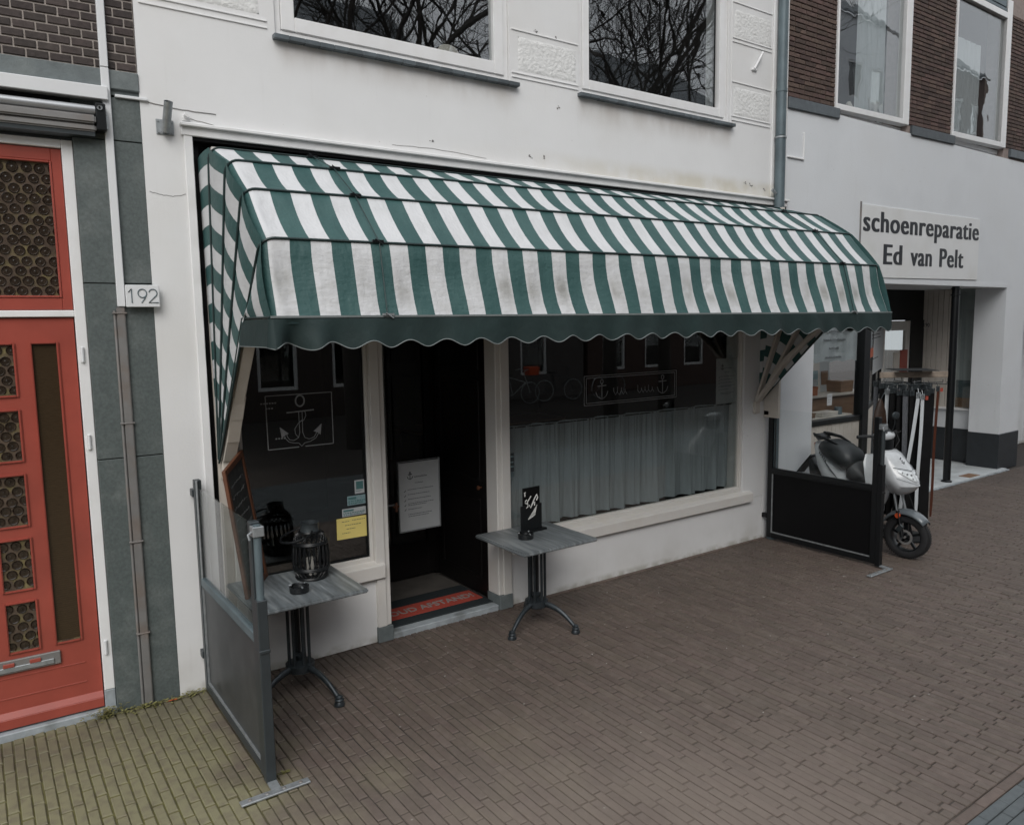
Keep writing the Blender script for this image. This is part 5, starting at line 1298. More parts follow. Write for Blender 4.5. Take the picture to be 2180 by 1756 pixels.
# ================================================================== SCREENS
def screen(x, lab, sgn, dark, ht):
    t_ = thing('wind_screen', lab, 'wind screen', (x, -0.7, 0), group='wind screens at both ends of the terrace')
    m1 = anthracite if not dark else blackpaint
    MB().box(x - 0.022, x + 0.022, -0.115, -0.06, 0.03, ht - 0.0).build('wall_post', m1, t_, bevel=0.004)
    MB().tube([(x - 0.012 if not dark else x + 0.02, -0.128, 0.80), (x - 0.012 if not dark else x + 0.02, -0.128, ht)], 0.008, 8).build('post_trim', galv if not dark else m1, t_, smooth=True)
    for z in (0.25, ht - 0.12): MB().box(x - 0.03, x + 0.01, -0.066, 0.0, z, z + 0.05).build('wall_bracket', m1, t_, bevel=0.003)
    MB().box(x - 0.025, x + 0.025, -1.355, -1.300, 0.03, ht - 0.03).build('street_post', m1, t_, bevel=0.004)
    MB().box(x - 0.028, x + 0.028, -1.41, -1.358, 0.015, 1.05).build('outer_post', m1, t_, bevel=0.004)
    MB().tube([(x, -1.385, 0.42), (x, -1.385, 1.46)], 0.021, 14).build('sliding_tube', zinc if not dark else anthracite, t_, smooth=True)
    MB().lathe([(0.003, 0), (0.021, 0.012), (0.021, 0.0)], (x, -1.385, 0.405), 14).build('tube_tip', galv, t_, smooth=True)
    q = MB(); q.box(x - 0.03, x + 0.03, -1.415, -1.355, 1.40, 1.455); q.tube([(x - 0.03, -1.40, 1.43), (x - 0.055, -1.41, 1.42), (x - 0.05, -1.42, 1.39)], 0.007, 6); q.build('top_clamp', galv, t_, bevel=0.004)
    MB().box(x - 0.030, x + 0.030, -1.416, -1.35, 0.755, 0.775).build('clamp', m1, t_, bevel=0.003)
    MB().box(x - 0.02, x + 0.02, -1.300, -0.115, 0.780, 0.835).build('middle_rail', zinc if not dark else blackpaint, t_, bevel=0.004)
    MB().box(x - 0.02, x + 0.02, -1.300, -0.115, 0.03, 0.085).build('bottom_rail', m1, t_, bevel=0.004)
    for z in (0.094, 0.772): 
        MB().box(x - 0.0165, x + 0.0165, -1.300, -0.115, z - 0.006, z + 0.006).build('silver_bead', galv if (z < 0.5) else m1, t_)
    MB().box(x - 0.0165, x + 0.0165, -0.128, -0.117, 0.10, 0.766).build('silver_bead', galv, t_)
    MB().box(x - 0.005, x + 0.005, -1.300, -0.115, 0.086, 0.779).build('solid_panel', panelgrey if not dark else panelblack, t_)
    MB().box(x - 0.004, x + 0.004, -1.300, -0.115, 0.836, ht - 0.05).build('glass_panel', screen_glass, t_)
    for z in (0.125, 0.23):
        for sx in (-1, 1): MB().lathe([(0.001, 0.006), (0.008, 0.004), (0.009, 0.0)], (x + sx * 0.028, -1.385, z), 10, 'X').build('bolt', galv, t_, smooth=True)
    bp_ = MB(); x0 = x - 0.195 if not dark else x - 0.36
    bp_.box(x0, x0 + 0.375 if not dark else x0 + 0.40, -1.52, -1.47, 0.002, 0.014)
    bp_.build('foot_plate', galv, t_, bevel=0.003)
    for k in range(4):
        xx = x0 + 0.05 + k * 0.092
        MB().lathe([(0.001, 0.006), (0.008, 0.005), (0.012, 0.001), (0.012, 0.0)], (xx, -1.495, 0.014), 8, 'Z').build('plate_bolt', zinc_l, t_, smooth=True)
    MB().bar((x, -1.40, 0.02), (x, -1.49, 0.012), 0.05, 0.012).build('foot_tongue', galv, t_)
    return t_
screen(1.175, 'dark grey metal and glass wind screen beside the anchor window with a grey sliding tube', 1, False, 1.50)
screen(7.33, 'black metal wind screen in front of the parked scooter', -1, True, 1.55)
cap_ = thing('leather_pouch', 'dark brown leather piece hanging at the left of the belt rack behind the screen post', 'leather goods', (7.98, -0.98, 1.2))
cv = MB(); rg = []
for (z, w_, ry) in ((1.63, 0.012, 0.01), (1.58, 0.035, 0.02), (1.50, 0.060, 0.03), (1.38, 0.075, 0.035), (1.25, 0.072, 0.03), (1.12, 0.06, 0.03), (1.05, 0.03, 0.02)):
    rg.append([(7.98 + 0.8 * w_ * math.cos(a) + 0.3 * ry * math.sin(a), -0.98 - 0.58 * w_ * math.cos(a) + 0.8 * ry * math.sin(a), z) for a in [2 * PI * i / 12 for i in range(12)]])
cv.loft(rg); cv.build('flap', pm('dark_brown_leather', (0.030, 0.016, 0.010), 0.4, 0.5, 9, 0.3, 40), cap_, smooth=True)
MB().tube([(7.98, -0.98, 1.62), (8.1, -0.98, 1.75), (8.34, -0.98, 1.77)], 0.004, 6).build('hanging_cord', anthracite, cap_)

# ================================================================== TABLES
def foot_dirs(): return [math.radians(201), math.radians(291), math.radians(66)]
def make_table(cx, cy, hx, hy, lab):
    t_ = thing('cafe_table', lab, 'table', (cx, cy, 0), group='grey bistro tables on the pavement')
    MB().box(cx - hx, cx + hx, cy - hy, cy + hy, 0.722, 0.750).build('table_top', tabletop, t_, bevel=0.008, seg=2)
    MB().box(cx - 0.13, cx + 0.13, cy - 0.13, cy + 0.13, 0.708, 0.722).build('mounting_plate', blackpaint, t_)
    for a in foot_dirs():
        d = Vector((math.cos(a), math.sin(a), 0)); s_ = Vector((-d.y, d.x, 0)); c_ = Vector((cx, cy, 0))
        q = MB()
        for k in (-1, 1):
            b_ = c_ + d * 0.068 + s_ * 0.026 * k
            q.tube([(b_.x, b_.y, 0.20), (b_.x, b_.y, 0.712)], 0.0115, 8)
        b_ = c_ + d * 0.068
        q.bar((b_.x - s_.x * .034, b_.y - s_.y * .034, 0.705), (b_.x + s_.x * .034, b_.y + s_.y * .034, 0.705), 0.024, 0.024)
        q.build('double_rod', castiron, t_, smooth=True)
        P = []
        for i in range(11):
            u = i / 10; P.append(c_ + d * (0.03 + 0.335 * u) + Vector((0, 0, 0.185 - 0.135 * u ** 2.1 + 0.012 * math.sin(PI * u))))
        lg = MB(); rings = []
        for i, p in enumerate(P):
            u = i / 10; wd = 0.044 * (1 - 0.3 * u) ; hh = 0.058 * (1 - 0.48 * u)
            tng = (P[min(i + 1, 10)] - P[max(i - 1, 0)]).normalized(); up_ = s_.cross(tng) * -1
            rings.append([tuple(p + s_ * (wd * math.cos(b) / 2) + up_ * (hh * math.sin(b) / 2)) for b in [2 * PI * j / 10 for j in range(10)]])
        lg.loft(rings)
        leg = lg.build('leg', castiron, t_, smooth=True)
        e = c_ + d * 0.372
        ft = MB(); ft.lathe([(0.014, 0.070), (0.026, 0.060), (0.022, 0.050), (0.032, 0.040), (0.026, 0.030), (0.036, 0.012), (0.036, 0.001)], (e.x, e.y, 0), 12, cap=True)
        ft.build('foot', castiron, leg, smooth=True)
    hb = MB(); hb.lathe([(0.04, 0.0), (0.075, 0.015), (0.098, 0.028), (0.098, 0.075), (0.06, 0.082), (0.024, 0.095), (0.036, 0.115), (0.034, 0.135), (0.012, 0.145)], (cx, cy, 0.135), 14, cap=True)
    hb.build('hub', castiron, t_, smooth=True)
    MB().tube([(cx, cy, 0.24), (cx, cy, 0.71)], 0.010, 8).build('centre_rod', blackpaint, t_, smooth=True)
    MB().lathe([(0.001, 0), (0.010, 0.004), (0.010, 0.02)], (cx, cy, 0.128), 8).build('nut', galv, t_)
    return t_
tb2 = make_table(3.712, -0.463, 0.372, 0.352, 'square grey bistro table in front of the cafe door with the black menu stand')
tb1 = dup(tb2, (1.695, -0.435, 0), 0, 'square grey bistro table under the anchor window with the lantern')
def ashtray(x, y, lab):
    t_ = thing('ashtray', lab, 'ashtray', (x, y, 0.75), group='black ashtrays on the tables')
    MB().lathe([(0.001, 0.006), (0.052, 0.006), (0.052, 0.040), (0.058, 0.047), (0.065, 0.044), (0.063, 0.002), (0.001, 0.001)], (x, y, 0.750), 24).build('bowl', pm('black_glazed_melamine', (0.010, 0.011, 0.012), 0.12, 0.1, 6) if 'black_glazed_melamine' not in MATS else MATS['black_glazed_melamine'], t_, smooth=True)
    q = MB()
    for a in (0.5, 2.6, 4.7): q.tube([(x + 0.050 * math.cos(a), y + 0.050 * math.sin(a), 0.798), (x + 0.066 * math.cos(a), y + 0.066 * math.sin(a), 0.796)], 0.006, 6)
    q.lathe([(0.001, 0.020), (0.03, 0.018), (0.046, 0.012)], (x, y, 0.750), 16)
    q.build('inner_dish', galv, t_, smooth=True)
ashtray(1.672, -0.560, 'round black ashtray on the table with the lantern')
ashtray(3.610, -0.465, 'round black ashtray beside the menu stand')
ms = thing('menu_stand', 'black chalk menu stand with white handwriting on the table by the door', 'menu stand', (3.77, -0.33, 0.75), math.radians(4))
FMs = wm(ms)
MB(FMs).box(-0.135, 0.150, -0.03, 0.03, 0.001, 0.018).build('base', blackpaint, ms, bevel=0.003)
MB(FMs).box(-0.115, 0.110, -0.008, 0.010, 0.018, 0.235).build('holder', blackpaint, ms, bevel=0.003)
MB(FMs).box(-0.098, 0.092, -0.005, 0.004, 0.236, 0.385).build('board', panelblack, ms, bevel=0.003)
q = MB(FMs)
def chk(pts, r=0.003, yv=-0.0095): q.tube([(p[0], yv, p[1]) for p in pts], r, 5)
chk([(-0.085, 0.345), (-0.068, 0.350)], 0.004, -0.007); chk([(-0.077, 0.35), (-0.076, 0.315)], 0.005, -0.007)
chk([(-0.075, 0.27), (-0.06, 0.285), (-0.045, 0.27), (-0.06, 0.25), (-0.075, 0.262)], 0.005, -0.007); chk([(-0.045, 0.27), (-0.01, 0.31)], 0.005, -0.007); chk([(-0.05, 0.26), (-0.045, 0.225), (-0.065, 0.215)], 0.004)
chk([(-0.03, 0.235), (-0.015, 0.21), (0.0, 0.235), (0.03, 0.285), (0.055, 0.315), (0.065, 0.29), (0.05, 0.265)], 0.006, -0.007); chk([(0.005, 0.245), (0.03, 0.255), (0.025, 0.225)], 0.005)
for k in range(5): chk([(-0.045 + k * 0.018, 0.115 + k * 0.006), (0.055 - 0.004 * k, 0.225 - k * 0.012)], 0.0022)
chk([(-0.045, 0.115), (0.01, 0.135), (0.035, 0.15)], 0.003)
q.build('chalk_writing', chalk, ms)
# lantern
lx, ly, lz = 1.850, -0.315, 0.751
lt = thing('lantern', 'black wicker lantern with a glass candle cylinder and drooping handle on the left table', 'lantern', (lx, ly, lz))
def Rl(t): return 0.098 + 0.026 * math.sin(PI * min(max(t, 0), 1) ** 0.85) - (0.05 * max(0, (t - 0.86) / 0.14) ** 2)
H_ = 0.335
wk = MB()
for k in range(22):
    for sgn in (1, -1):
        P = []
        for i in range(13):
            t = i / 12; zz = t
            a = 2 * PI * k / 22 + sgn * 0.33 * math.sin(PI * (t * 1.0)) * (1 if 0.2 < t < 0.8 else 0.6)
            if t > 0.8 or t < 0.2: a += sgn * 0.25 * math.sin(2 * PI * t * 3)
            P.append((lx + Rl(t) * math.cos(a), ly + Rl(t) * math.sin(a), lz + 0.004 + H_ * t))
        wk.tube(P, 0.0050, 5, cap=False)
for t in (0.0, 0.02, 0.20, 0.23, 0.74, 0.77, 0.97, 1.0):
    P = [(lx + (Rl(t) + 0.004) * math.cos(a), ly + (Rl(t) + 0.004) * math.sin(a), lz + 0.006 + H_ * t) for a in [2 * PI * i / 28 for i in range(29)]]
    wk.tube(P, 0.0085, 6, cap=False)
wk.lathe([(0.001, 0.004), (0.095, 0.004), (0.095, 0.014), (0.001, 0.014)], (lx, ly, lz), 20)
wk.build('wicker_cage', blackpaint, lt, smooth=True)
nk = MB(); nk.lathe([(0.066, 0.335), (0.062, 0.352), (0.062, 0.385), (0.068, 0.395), (0.058, 0.395), (0.054, 0.345)], (lx, ly, lz), 20); nk.build('neck', anthracite, lt, smooth=True)
MB().lathe([(0.050, 0.018), (0.050, 0.26), (0.047, 0.26), (0.047, 0.02)], (lx, ly, lz), 20).build('glass_cylinder', screen_glass, lt, smooth=True)
MB().lathe([(0.001, 0.02), (0.034, 0.02), (0.034, 0.14), (0.001, 0.142)], (lx, ly, lz), 16).build('candle', creamwood, lt, smooth=True)
P = [(lx + 0.115 * math.cos(a) - 0.02, ly + 0.0 + 0.11 * math.sin(a) * 0.4, lz + 0.36 - 0.10 * max(0, -math.cos(a)) * 0.9 + 0.0) for a in [PI * 0.5 + PI * i / 16 for i in range(17)]]
P = [(lx - 0.01, ly - 0.07, lz + 0.345)] + [(lx - 0.06, ly - 0.13, lz + 0.33), (lx - 0.15, ly - 0.12, lz + 0.305), (lx - 0.215, ly - 0.04, lz + 0.295), (lx - 0.18, ly + 0.05, lz + 0.31), (lx - 0.08, ly + 0.08, lz + 0.335), (lx, ly + 0.06, lz + 0.35)]
PP2 = []
for i in range(len(P) - 1):
    for k in range(4):
        t = k / 4; p0 = Vector(P[max(i - 1, 0)]); p1 = Vector(P[i]); p2 = Vector(P[i + 1]); p3 = Vector(P[min(i + 2, len(P) - 1)])
        PP2.append(0.5 * ((2 * p1) + (p2 - p0) * t + (2 * p0 - 5 * p1 + 4 * p2 - p3) * t * t + (3 * p1 - p0 - 3 * p2 + p3) * t ** 3))
MB().tube(PP2, 0.007, 8).build('handle', blackpaint, lt, smooth=True)
# chalk board standing on the left table
bb = thing('chalkboard', 'tall chalkboard in an orange wood frame leaning behind the grey wind screen', 'chalkboard', (1.42, -0.28, 0.75))
c00, c10, c11, c01 = Vector((1.345, -0.50, 0.752)), Vector((1.60, -0.10, 0.752)), Vector((1.485, -0.055, 1.665)), Vector((1.255, -0.46, 1.60))
ux = (c10 - c00).normalized(); uz = (c01 - c00).normalized(); nn = ux.cross(uz).normalized()
if nn.y > 0: nn = -nn
def bp3(a, b, o=0.0):
    p = (c00 * (1 - a) + c10 * a) * (1 - b) + (c01 * (1 - a) + c11 * a) * b; return p + nn * o
def slab(mb, a0, a1, b0, b1, o0, o1): 
    mb.ring_prism([bp3(a0, b0, o0), bp3(a1, b0, o0), bp3(a1, b1, o0), bp3(a0, b1, o0)], nn * (o1 - o0))
q = MB(); slab(q, 0.04, 0.96, 0.02, 0.98, -0.006, 0.002); q.build('slate', chalkboard, bb)
for a0, a1, b0, b1 in ((0, 0.08, 0, 1), (0.92, 1, 0, 1), (0.08, 0.92, 0.955, 1), (0.08, 0.92, 0, 0.045)):
    q = MB(); slab(q, a0, a1, b0, b1, -0.012, 0.012); q.build('frame_bar', orangewood, bb, bevel=0.003)
q = MB(); rnd = random.Random(3)
for k in range(9):
    b = 0.16 + k * 0.085; P = []
    for i in range(26): P.append(bp3(0.16 + 0.66 * i / 25, b + rnd.uniform(-0.012, 0.012), 0.003))
    q.tube(P, 0.0014, 4)
q.build('chalk_writing', chalkfaint, bb)['kind'] = 'stuff'

# door mat
mt_ = thing('door_mat', 'black door mat with a red strip lettered HOUD AFSTAND! in the cafe doorway', 'door mat', (3.13, 0.35, 0.047))
MB().box(2.612, 3.632, 0.075, 0.625, 0.0465, 0.056).build('border', matblack, mt_, bevel=0.003)
MB().box(2.625, 3.605, 0.20, 0.44, 0.0565, 0.061).build('red_strip', matred, mt_, bevel=0.001)
text('HOUD AFSTAND!', 0.135, matgrey, mt_, Matrix.Translation((3.11, 0.275, 0.062)), 'lettering', 0.0012, 0.86, 0.002)

# ================================================================== SCOOTER  (local: -y forward, origin under the middle)
scw = pm('silver_white_scooter_paint', (0.50, 0.52, 0.535), 0.22, 0.09, 6, coat=0.6, tint=(0.36, 0.37, 0.37), tamt=0.35, tscale=5)
seatm = pm('black_vinyl_seat', (0.020, 0.023, 0.025), 0.42, 0.15, 8, 0.25, 180)
lens = pm('clear_headlight_lens', (0.62, 0.65, 0.66), 0.10, 0.25, 22, coat=1.0)
orange = pm('orange_reflector', (0.62, 0.10, 0.035), 0.3, 0.1, 50)
greyp = pm('dark_silver_fender', (0.10, 0.115, 0.125), 0.3, 0.2, 6, coat=0.4)
sc = thing('motor_scooter', 'white motor scooter with black seat parked behind the black wind screen', 'scooter', (7.88, -0.85, 0), math.radians(-3))
SF = wm(sc)
def sup(c, rx, ry, n=20, p=2.4, plane='xy', tilt=0.0):
    out = []
    for i in range(n):
        a = 2 * PI * i / n; ca, sa = math.cos(a), math.sin(a)
        u = math.copysign(abs(ca) ** (2 / p), ca) * rx; v = math.copysign(abs(sa) ** (2 / p), sa) * ry
        if plane == 'xy': out.append((c[0] + u, c[1] + v, c[2] + v * math.tan(tilt)))
        else:               # section across the length: u sideways, v up, tilted in y
            out.append((c[0] + u, c[1] - v * math.sin(tilt), c[2] + v * math.cos(tilt)))
    return out
def wheel(yc, steer=0.0, name='front_wheel', R=0.232):
    fr_ = SF @ Matrix.Translation((0, yc, R)) @ rotz(steer)
    tyre = MB(fr_); tyre.lathe([(R - 0.075, -0.045), (R - 0.045, -0.054), (R - 0.015, -0.044), (R - 0.002, -0.02), (R, 0), (R - 0.002, 0.02), (R - 0.015, 0.044), (R - 0.045, 0.054), (R - 0.075, 0.045)], (0, 0, 0), 48, 'X')
    wo = tyre.build(name, rubber, sc, smooth=True)
    q = MB(fr_)
    for k in range(60):
        a = 2 * PI * k / 60
        for s_ in (-1, 1):
            M_ = Matrix.Rotation(a, 4, 'X'); q.box(min(s_ * 0.012, s_ * 0.040), max(s_ * 0.012, s_ * 0.040), -0.003, 0.003, R - 0.010, R + 0.001, M_ @ rotz(s_ * 0.5))
    q.build('tread_blocks', rubber, wo)
    rim = MB(fr_); rim.lathe([(R - 0.073, -0.043), (R - 0.085, -0.038), (R - 0.090, -0.02), (R - 0.090, 0.02), (R - 0.085, 0.038), (R - 0.073, 0.043), (R - 0.08, 0.03), (R - 0.08, -0.03), (R - 0.073, -0.043)], (0, 0, 0), 40, 'X')
    for k in range(5):
        a = 2 * PI * k / 5 + 0.3; d = Vector((0, math.cos(a), math.sin(a)))
        rim.bar(d * 0.02, d * (R - 0.082), 0.026, 0.022, up=(1, 0, 0))
    rim.lathe([(0.001, -0.045), (0.022, -0.045), (0.034, -0.03), (0.034, 0.03), (0.022, 0.045), (0.001, 0.045)], (0, 0, 0), 16, 'X')
    rim.build('rim', blackpaint, wo, smooth=True, bevel=0)
    dsc = MB(fr_); dsc.lathe([(0.055, -0.058), (0.078, -0.058), (0.078, -0.054), (0.055, -0.054)], (0, 0, 0), 30, 'X')
    for k in range(12):
        a = 2 * PI * k / 12; dsc.lathe([(0.004, -0.060), (0.004, -0.052)], (0, 0.07 * math.cos(a), 0.07 * math.sin(a)), 6, 'X')
    dsc.tube([(-0.07, 0, 0), (0.07, 0, 0)], 0.012, 10)
    dsc.build('brake_disc', zinc_l, wo, smooth=True)
    return fr_
YF = -0.545
fw = wheel(YF, math.radians(8))
wheel(0.56, 0, 'rear_wheel')
# forks and fender
fk = MB(SF)
for s_ in (-1, 1): fk.tube([(s_ * 0.078, YF + 0.005, 0.235), (s_ * 0.072, YF + 0.07, 0.50)], 0.019, 12)
fk.build('fork_legs', blackpaint, sc, smooth=True)
ft = MB(SF)
for s_ in (-1, 1): ft.tube([(s_ * 0.072, YF + 0.07, 0.48), (s_ * 0.068, YF + 0.135, 0.74)], 0.0135, 12)
ft.build('fork_tubes', galv, sc, smooth=True)
fd = MB(SF); rg = []
for i in range(13):
    a = math.radians(40 + 118 * i / 12); y = YF + 0.0 - 0.268 * math.cos(a) * 1.0; y = YF - 0.262 * math.cos(a); z = 0.232 + 0.262 * math.sin(a)
    wd = 0.062 + 0.02 * math.sin(PI * i / 12); pts = []
    for j in range(9):
        b = PI * j / 8; pts.append((wd * math.cos(b), y - 0.018 * math.sin(b) * math.cos(a), z + 0.040 * math.sin(b) * (0.7 + 0.5 * math.sin(a)) - 0.02))
    rg.append(pts)
fd.loft(rg, cap=False, closed=False)
fd.build('front_fender', greyp, sc, smooth=True, solid=0.004, recalc=False)
q = MB(SF); q.tube([(-0.105, YF + 0.055, 0.455), (-0.085, YF + 0.055, 0.455)], 0.026, 18); q.tube([(0.085, YF + 0.055, 0.455), (0.105, YF + 0.055, 0.455)], 0.026, 18)
q.build('round_reflector', orange, sc, smooth=True)
# front apron
ap = MB(SF)
secs = [(1.115, -0.315, 0.105, 0.055), (1.08, -0.335, 0.150, 0.085), (1.00, -0.375, 0.175, 0.120), (0.92, -0.420, 0.190, 0.145), (0.84, -0.455, 0.195, 0.165), (0.775, -0.480, 0.180, 0.165), (0.72, -0.470, 0.135, 0.130), (0.675, -0.445, 0.085, 0.085), (0.655, -0.425, 0.045, 0.045)]
rg = []
for (z, y, rx, ry) in secs:
    ring = []
    for i in range(28):
        a = 2 * PI * i / 28; ca, sa = math.cos(a), math.sin(a)
        u = math.copysign(abs(ca) ** 0.85, ca) * rx; v = math.copysign(abs(sa) ** 0.85, sa) * ry
        if sa < 0: u *= 1 - 0.45 * abs(sa) ** 1.5      # pointed nose
        ring.append((u, y + v, z))
    rg.append(ring)
ap.loft(rg); apo = ap.build('front_apron', scw, sc, smooth=True)
# leg shield wings
lsd = MB(SF); rg = []
for (z, y, rx, th) in ((1.06, -0.19, 0.15, 0.02), (0.98, -0.20, 0.20, 0.03), (0.85, -0.235, 0.225, 0.035), (0.70, -0.26, 0.22, 0.035), (0.55, -0.25, 0.19, 0.03), (0.42, -0.20, 0.16, 0.03), (0.36, -0.15, 0.15, 0.03)):
    rg.append([(rx * math.cos(a), y + th * math.sin(a) + 0.05 * abs(math.cos(a)), z) for a in [2 * PI * i / 24 for i in range(24)]])
lsd.loft(rg); lsd.build('leg_shield', scw, sc, smooth=True)
ilp = MB(SF); rg = []
for (z, y, rx, th) in ((1.05, -0.165, 0.10, 0.03), (0.85, -0.185, 0.15, 0.04), (0.6, -0.20, 0.15, 0.04), (0.38, -0.12, 0.14, 0.04)):
    rg.append([(rx * math.cos(a), y + th * math.sin(a), z) for a in [2 * PI * i / 20 for i in range(20)]])
ilp.loft(rg); ilp.build('inner_panel', blackpaint, sc, smooth=True)
# headlight: two lenses wrapped round the nose, with a V shaped seam above
hl = MB(SF)
def nose_pt(u, z, off=0.004):
    # point on apron surface at side parameter u(-1..1) and height z
    for i in range(len(secs) - 1):
        if secs[i][0] >= z >= secs[i + 1][0]:
            t = (secs[i][0] - z) / (secs[i][0] - secs[i + 1][0]); y, rx, ry = [secs[i][k] + (secs[i + 1][k] - secs[i][k]) * t for k in (1, 2, 3)]; break
    a = -PI / 2 + u * PI / 2; ca, sa = math.cos(a), math.sin(a)
    uu = math.copysign(abs(ca) ** 0.85, ca) * rx; v = math.copysign(abs(sa) ** 0.85, sa) * ry
    uu *= 1 - 0.45 * abs(sa) ** 1.5
    n = Vector((ca, sa, 0)).normalized()
    return (uu + n.x * off, y + v + n.y * off, z)
for s_ in (-1, 1):
    g_ = []
    for i in range(11):
        u = s_ * (0.03 + 0.62 * i / 10); e = i / 10
        top_ = 0.905 + 0.035 * e; bot_ = 0.815 + 0.10 * e ** 1.6
        g_.append([nose_pt(u, bot_ + (top_ - bot_) * j / 5, 0.006 if 0 < j < 5 and 0 < i < 10 else 0.0005) for j in range(6)])
    n0 = hl.add([p for r_ in g_ for p in r_], [(i * 6 + j, (i + 1) * 6 + j, (i + 1) * 6 + j + 1, i * 6 + j + 1) for i in range(10) for j in range(5)])
hl.build('headlight', lens, sc, smooth=True, recalc=False)
hr_ = MB(SF)
for s_ in (-1, 1):
    for (u, z, r_) in ((0.18, 0.885, 0.016), (0.36, 0.895, 0.013), (0.52, 0.912, 0.010), (0.20, 0.852, 0.010)):
        p = nose_pt(s_ * u, z, 0.004); hr_.lathe([(0.001, -0.010), (r_ * .5, -0.006), (r_, -0.004), (r_, 0.004)], p, 10, 'Y')
    hr_.tube([nose_pt(s_ * (0.03 + 0.62 * i / 10), 0.815 + 0.10 * (i / 10) ** 1.6, 0.002) for i in range(11)], 0.003, 5)
hr_.build('headlight_reflectors', alu, sc, smooth=True)['kind'] = 'stuff'
sm = MB(SF)
sm.tube([nose_pt(u, 0.925 + 0.045 * abs(u), 0.002) for u in [-0.75 + 1.5 * i / 20 for i in range(21)]], 0.004, 5)
sm.tube([nose_pt(u, 0.79 + 0.09 * abs(u) ** 1.3, 0.001) for u in [-0.8 + 1.6 * i / 20 for i in range(21)]], 0.0022, 5)
sm.build('panel_seam', greyp, sc)
em = MB(SF)
for (u, z) in ((-0.20, 1.035), (-0.10, 1.045), (-0.15, 1.02), (-0.22, 1.005), (-0.09, 1.005), (-0.155, 0.995)):
    p = nose_pt(u, z, 0.0); em.lathe([(0.001, -0.004), (0.0075, -0.003), (0.0075, 0.004)], p, 8, 'Y')
em.build('emblem', lettering, sc)
# headset
hsx = MB(SF); rg = []
for (x, w_) in ((-0.16, 0.02), (-0.12, 0.045), (-0.06, 0.065), (0, 0.07), (0.06, 0.065), (0.12, 0.045), (0.16, 0.02)):
    rg.append([(x, -0.245 + w_ * 1.25 * math.cos(a), 1.255 + w_ * 0.9 * math.sin(a) - 0.4 * abs(x) * 0) for a in [2 * PI * i / 14 for i in range(14)]])
hsx.loft(rg); hsx.build('headset_cover', scw, sc, smooth=True)
q = MB(SF); rg = []
for (z, y, rx, ry) in ((1.10, -0.27, 0.09, 0.06), (1.16, -0.26, 0.11, 0.07), (1.22, -0.25, 0.13, 0.075)):
    rg.append(sup((0, y, z), rx, ry))
q.loft(rg); q.ring_prism([(-0.06, -0.31, 1.29), (0.06, -0.31, 1.29), (0.045, -0.26, 1.345), (-0.045, -0.26, 1.345)], (0, 0.012, 0)); q.build('headset_base', blackpaint, sc, smooth=True)
q = MB(SF); q.tube([(-0.15, -0.235, 1.26), (-0.22, -0.21, 1.265), (-0.345, -0.165, 1.262)], 0.017, 10); q.tube([(0.15, -0.235, 1.26), (0.22, -0.21, 1.265), (0.345, -0.165, 1.262)], 0.017, 10)
q.tube([(-0.20, -0.25, 1.27), (-0.26, -0.26, 1.275), (-0.36, -0.215, 1.268)], 0.006, 6); q.tube([(0.20, -0.25, 1.27), (0.26, -0.26, 1.275), (0.36, -0.215, 1.268)], 0.006, 6)
q.build('handlebar', rubber, sc, smooth=True)
for s_ in (1,):
    m_ = MB(SF); m_.tube([(s_ * 0.17, -0.23, 1.28), (s_ * 0.235, -0.22, 1.36), (s_ * 0.26, -0.20, 1.41)], 0.006, 6)
    mo_ = m_.build('mirror_stalk', blackpaint, sc, smooth=True)
    m_ = MB(SF); rg = [sup((s_ * 0.28, -0.20 + y, 1.445), rx, rz_, 16, 2.2, 'xz') for y, rx, rz_ in ((-0.018, 0.03, 0.02), (-0.008, 0.058, 0.038), (0.008, 0.062, 0.042), (0.012, 0.055, 0.036))]
    rg = [[(p[0], -0.20 + (yy_), p[2]) for p in r_] for r_, yy_ in zip(rg, (-0.018, -0.008, 0.008, 0.012))]
    m_.loft(rg); m_.build('mirror', anthracite, sc, smooth=True)
q = MB(SF)
for s_ in (-1, 1):
    q.tube([(s_ * 0.20, -0.26, 1.27), (s_ * 0.15, -0.33, 1.20), (s_ * 0.10, -0.31, 1.12)], 0.004, 5)
q.tube([(0.09, YF + 0.07, 0.70), (0.115, YF - 0.0, 0.50), (0.08, YF + 0.03, 0.30)], 0.005, 6)
q.tube([(-0.09, YF + 0.09, 0.70), (-0.12, YF + 0.03, 0.48), (-0.085, YF + 0.02, 0.28)], 0.005, 6)
q.build('brake_cables', rubber, sc, smooth=True)['kind'] = 'stuff'
q = MB(SF); q.bar((-0.085, YF + 0.055, 0.29), (-0.085, YF + 0.005, 0.36), 0.03, 0.05); q.build('brake_caliper', anthracite, sc, bevel=0.006)
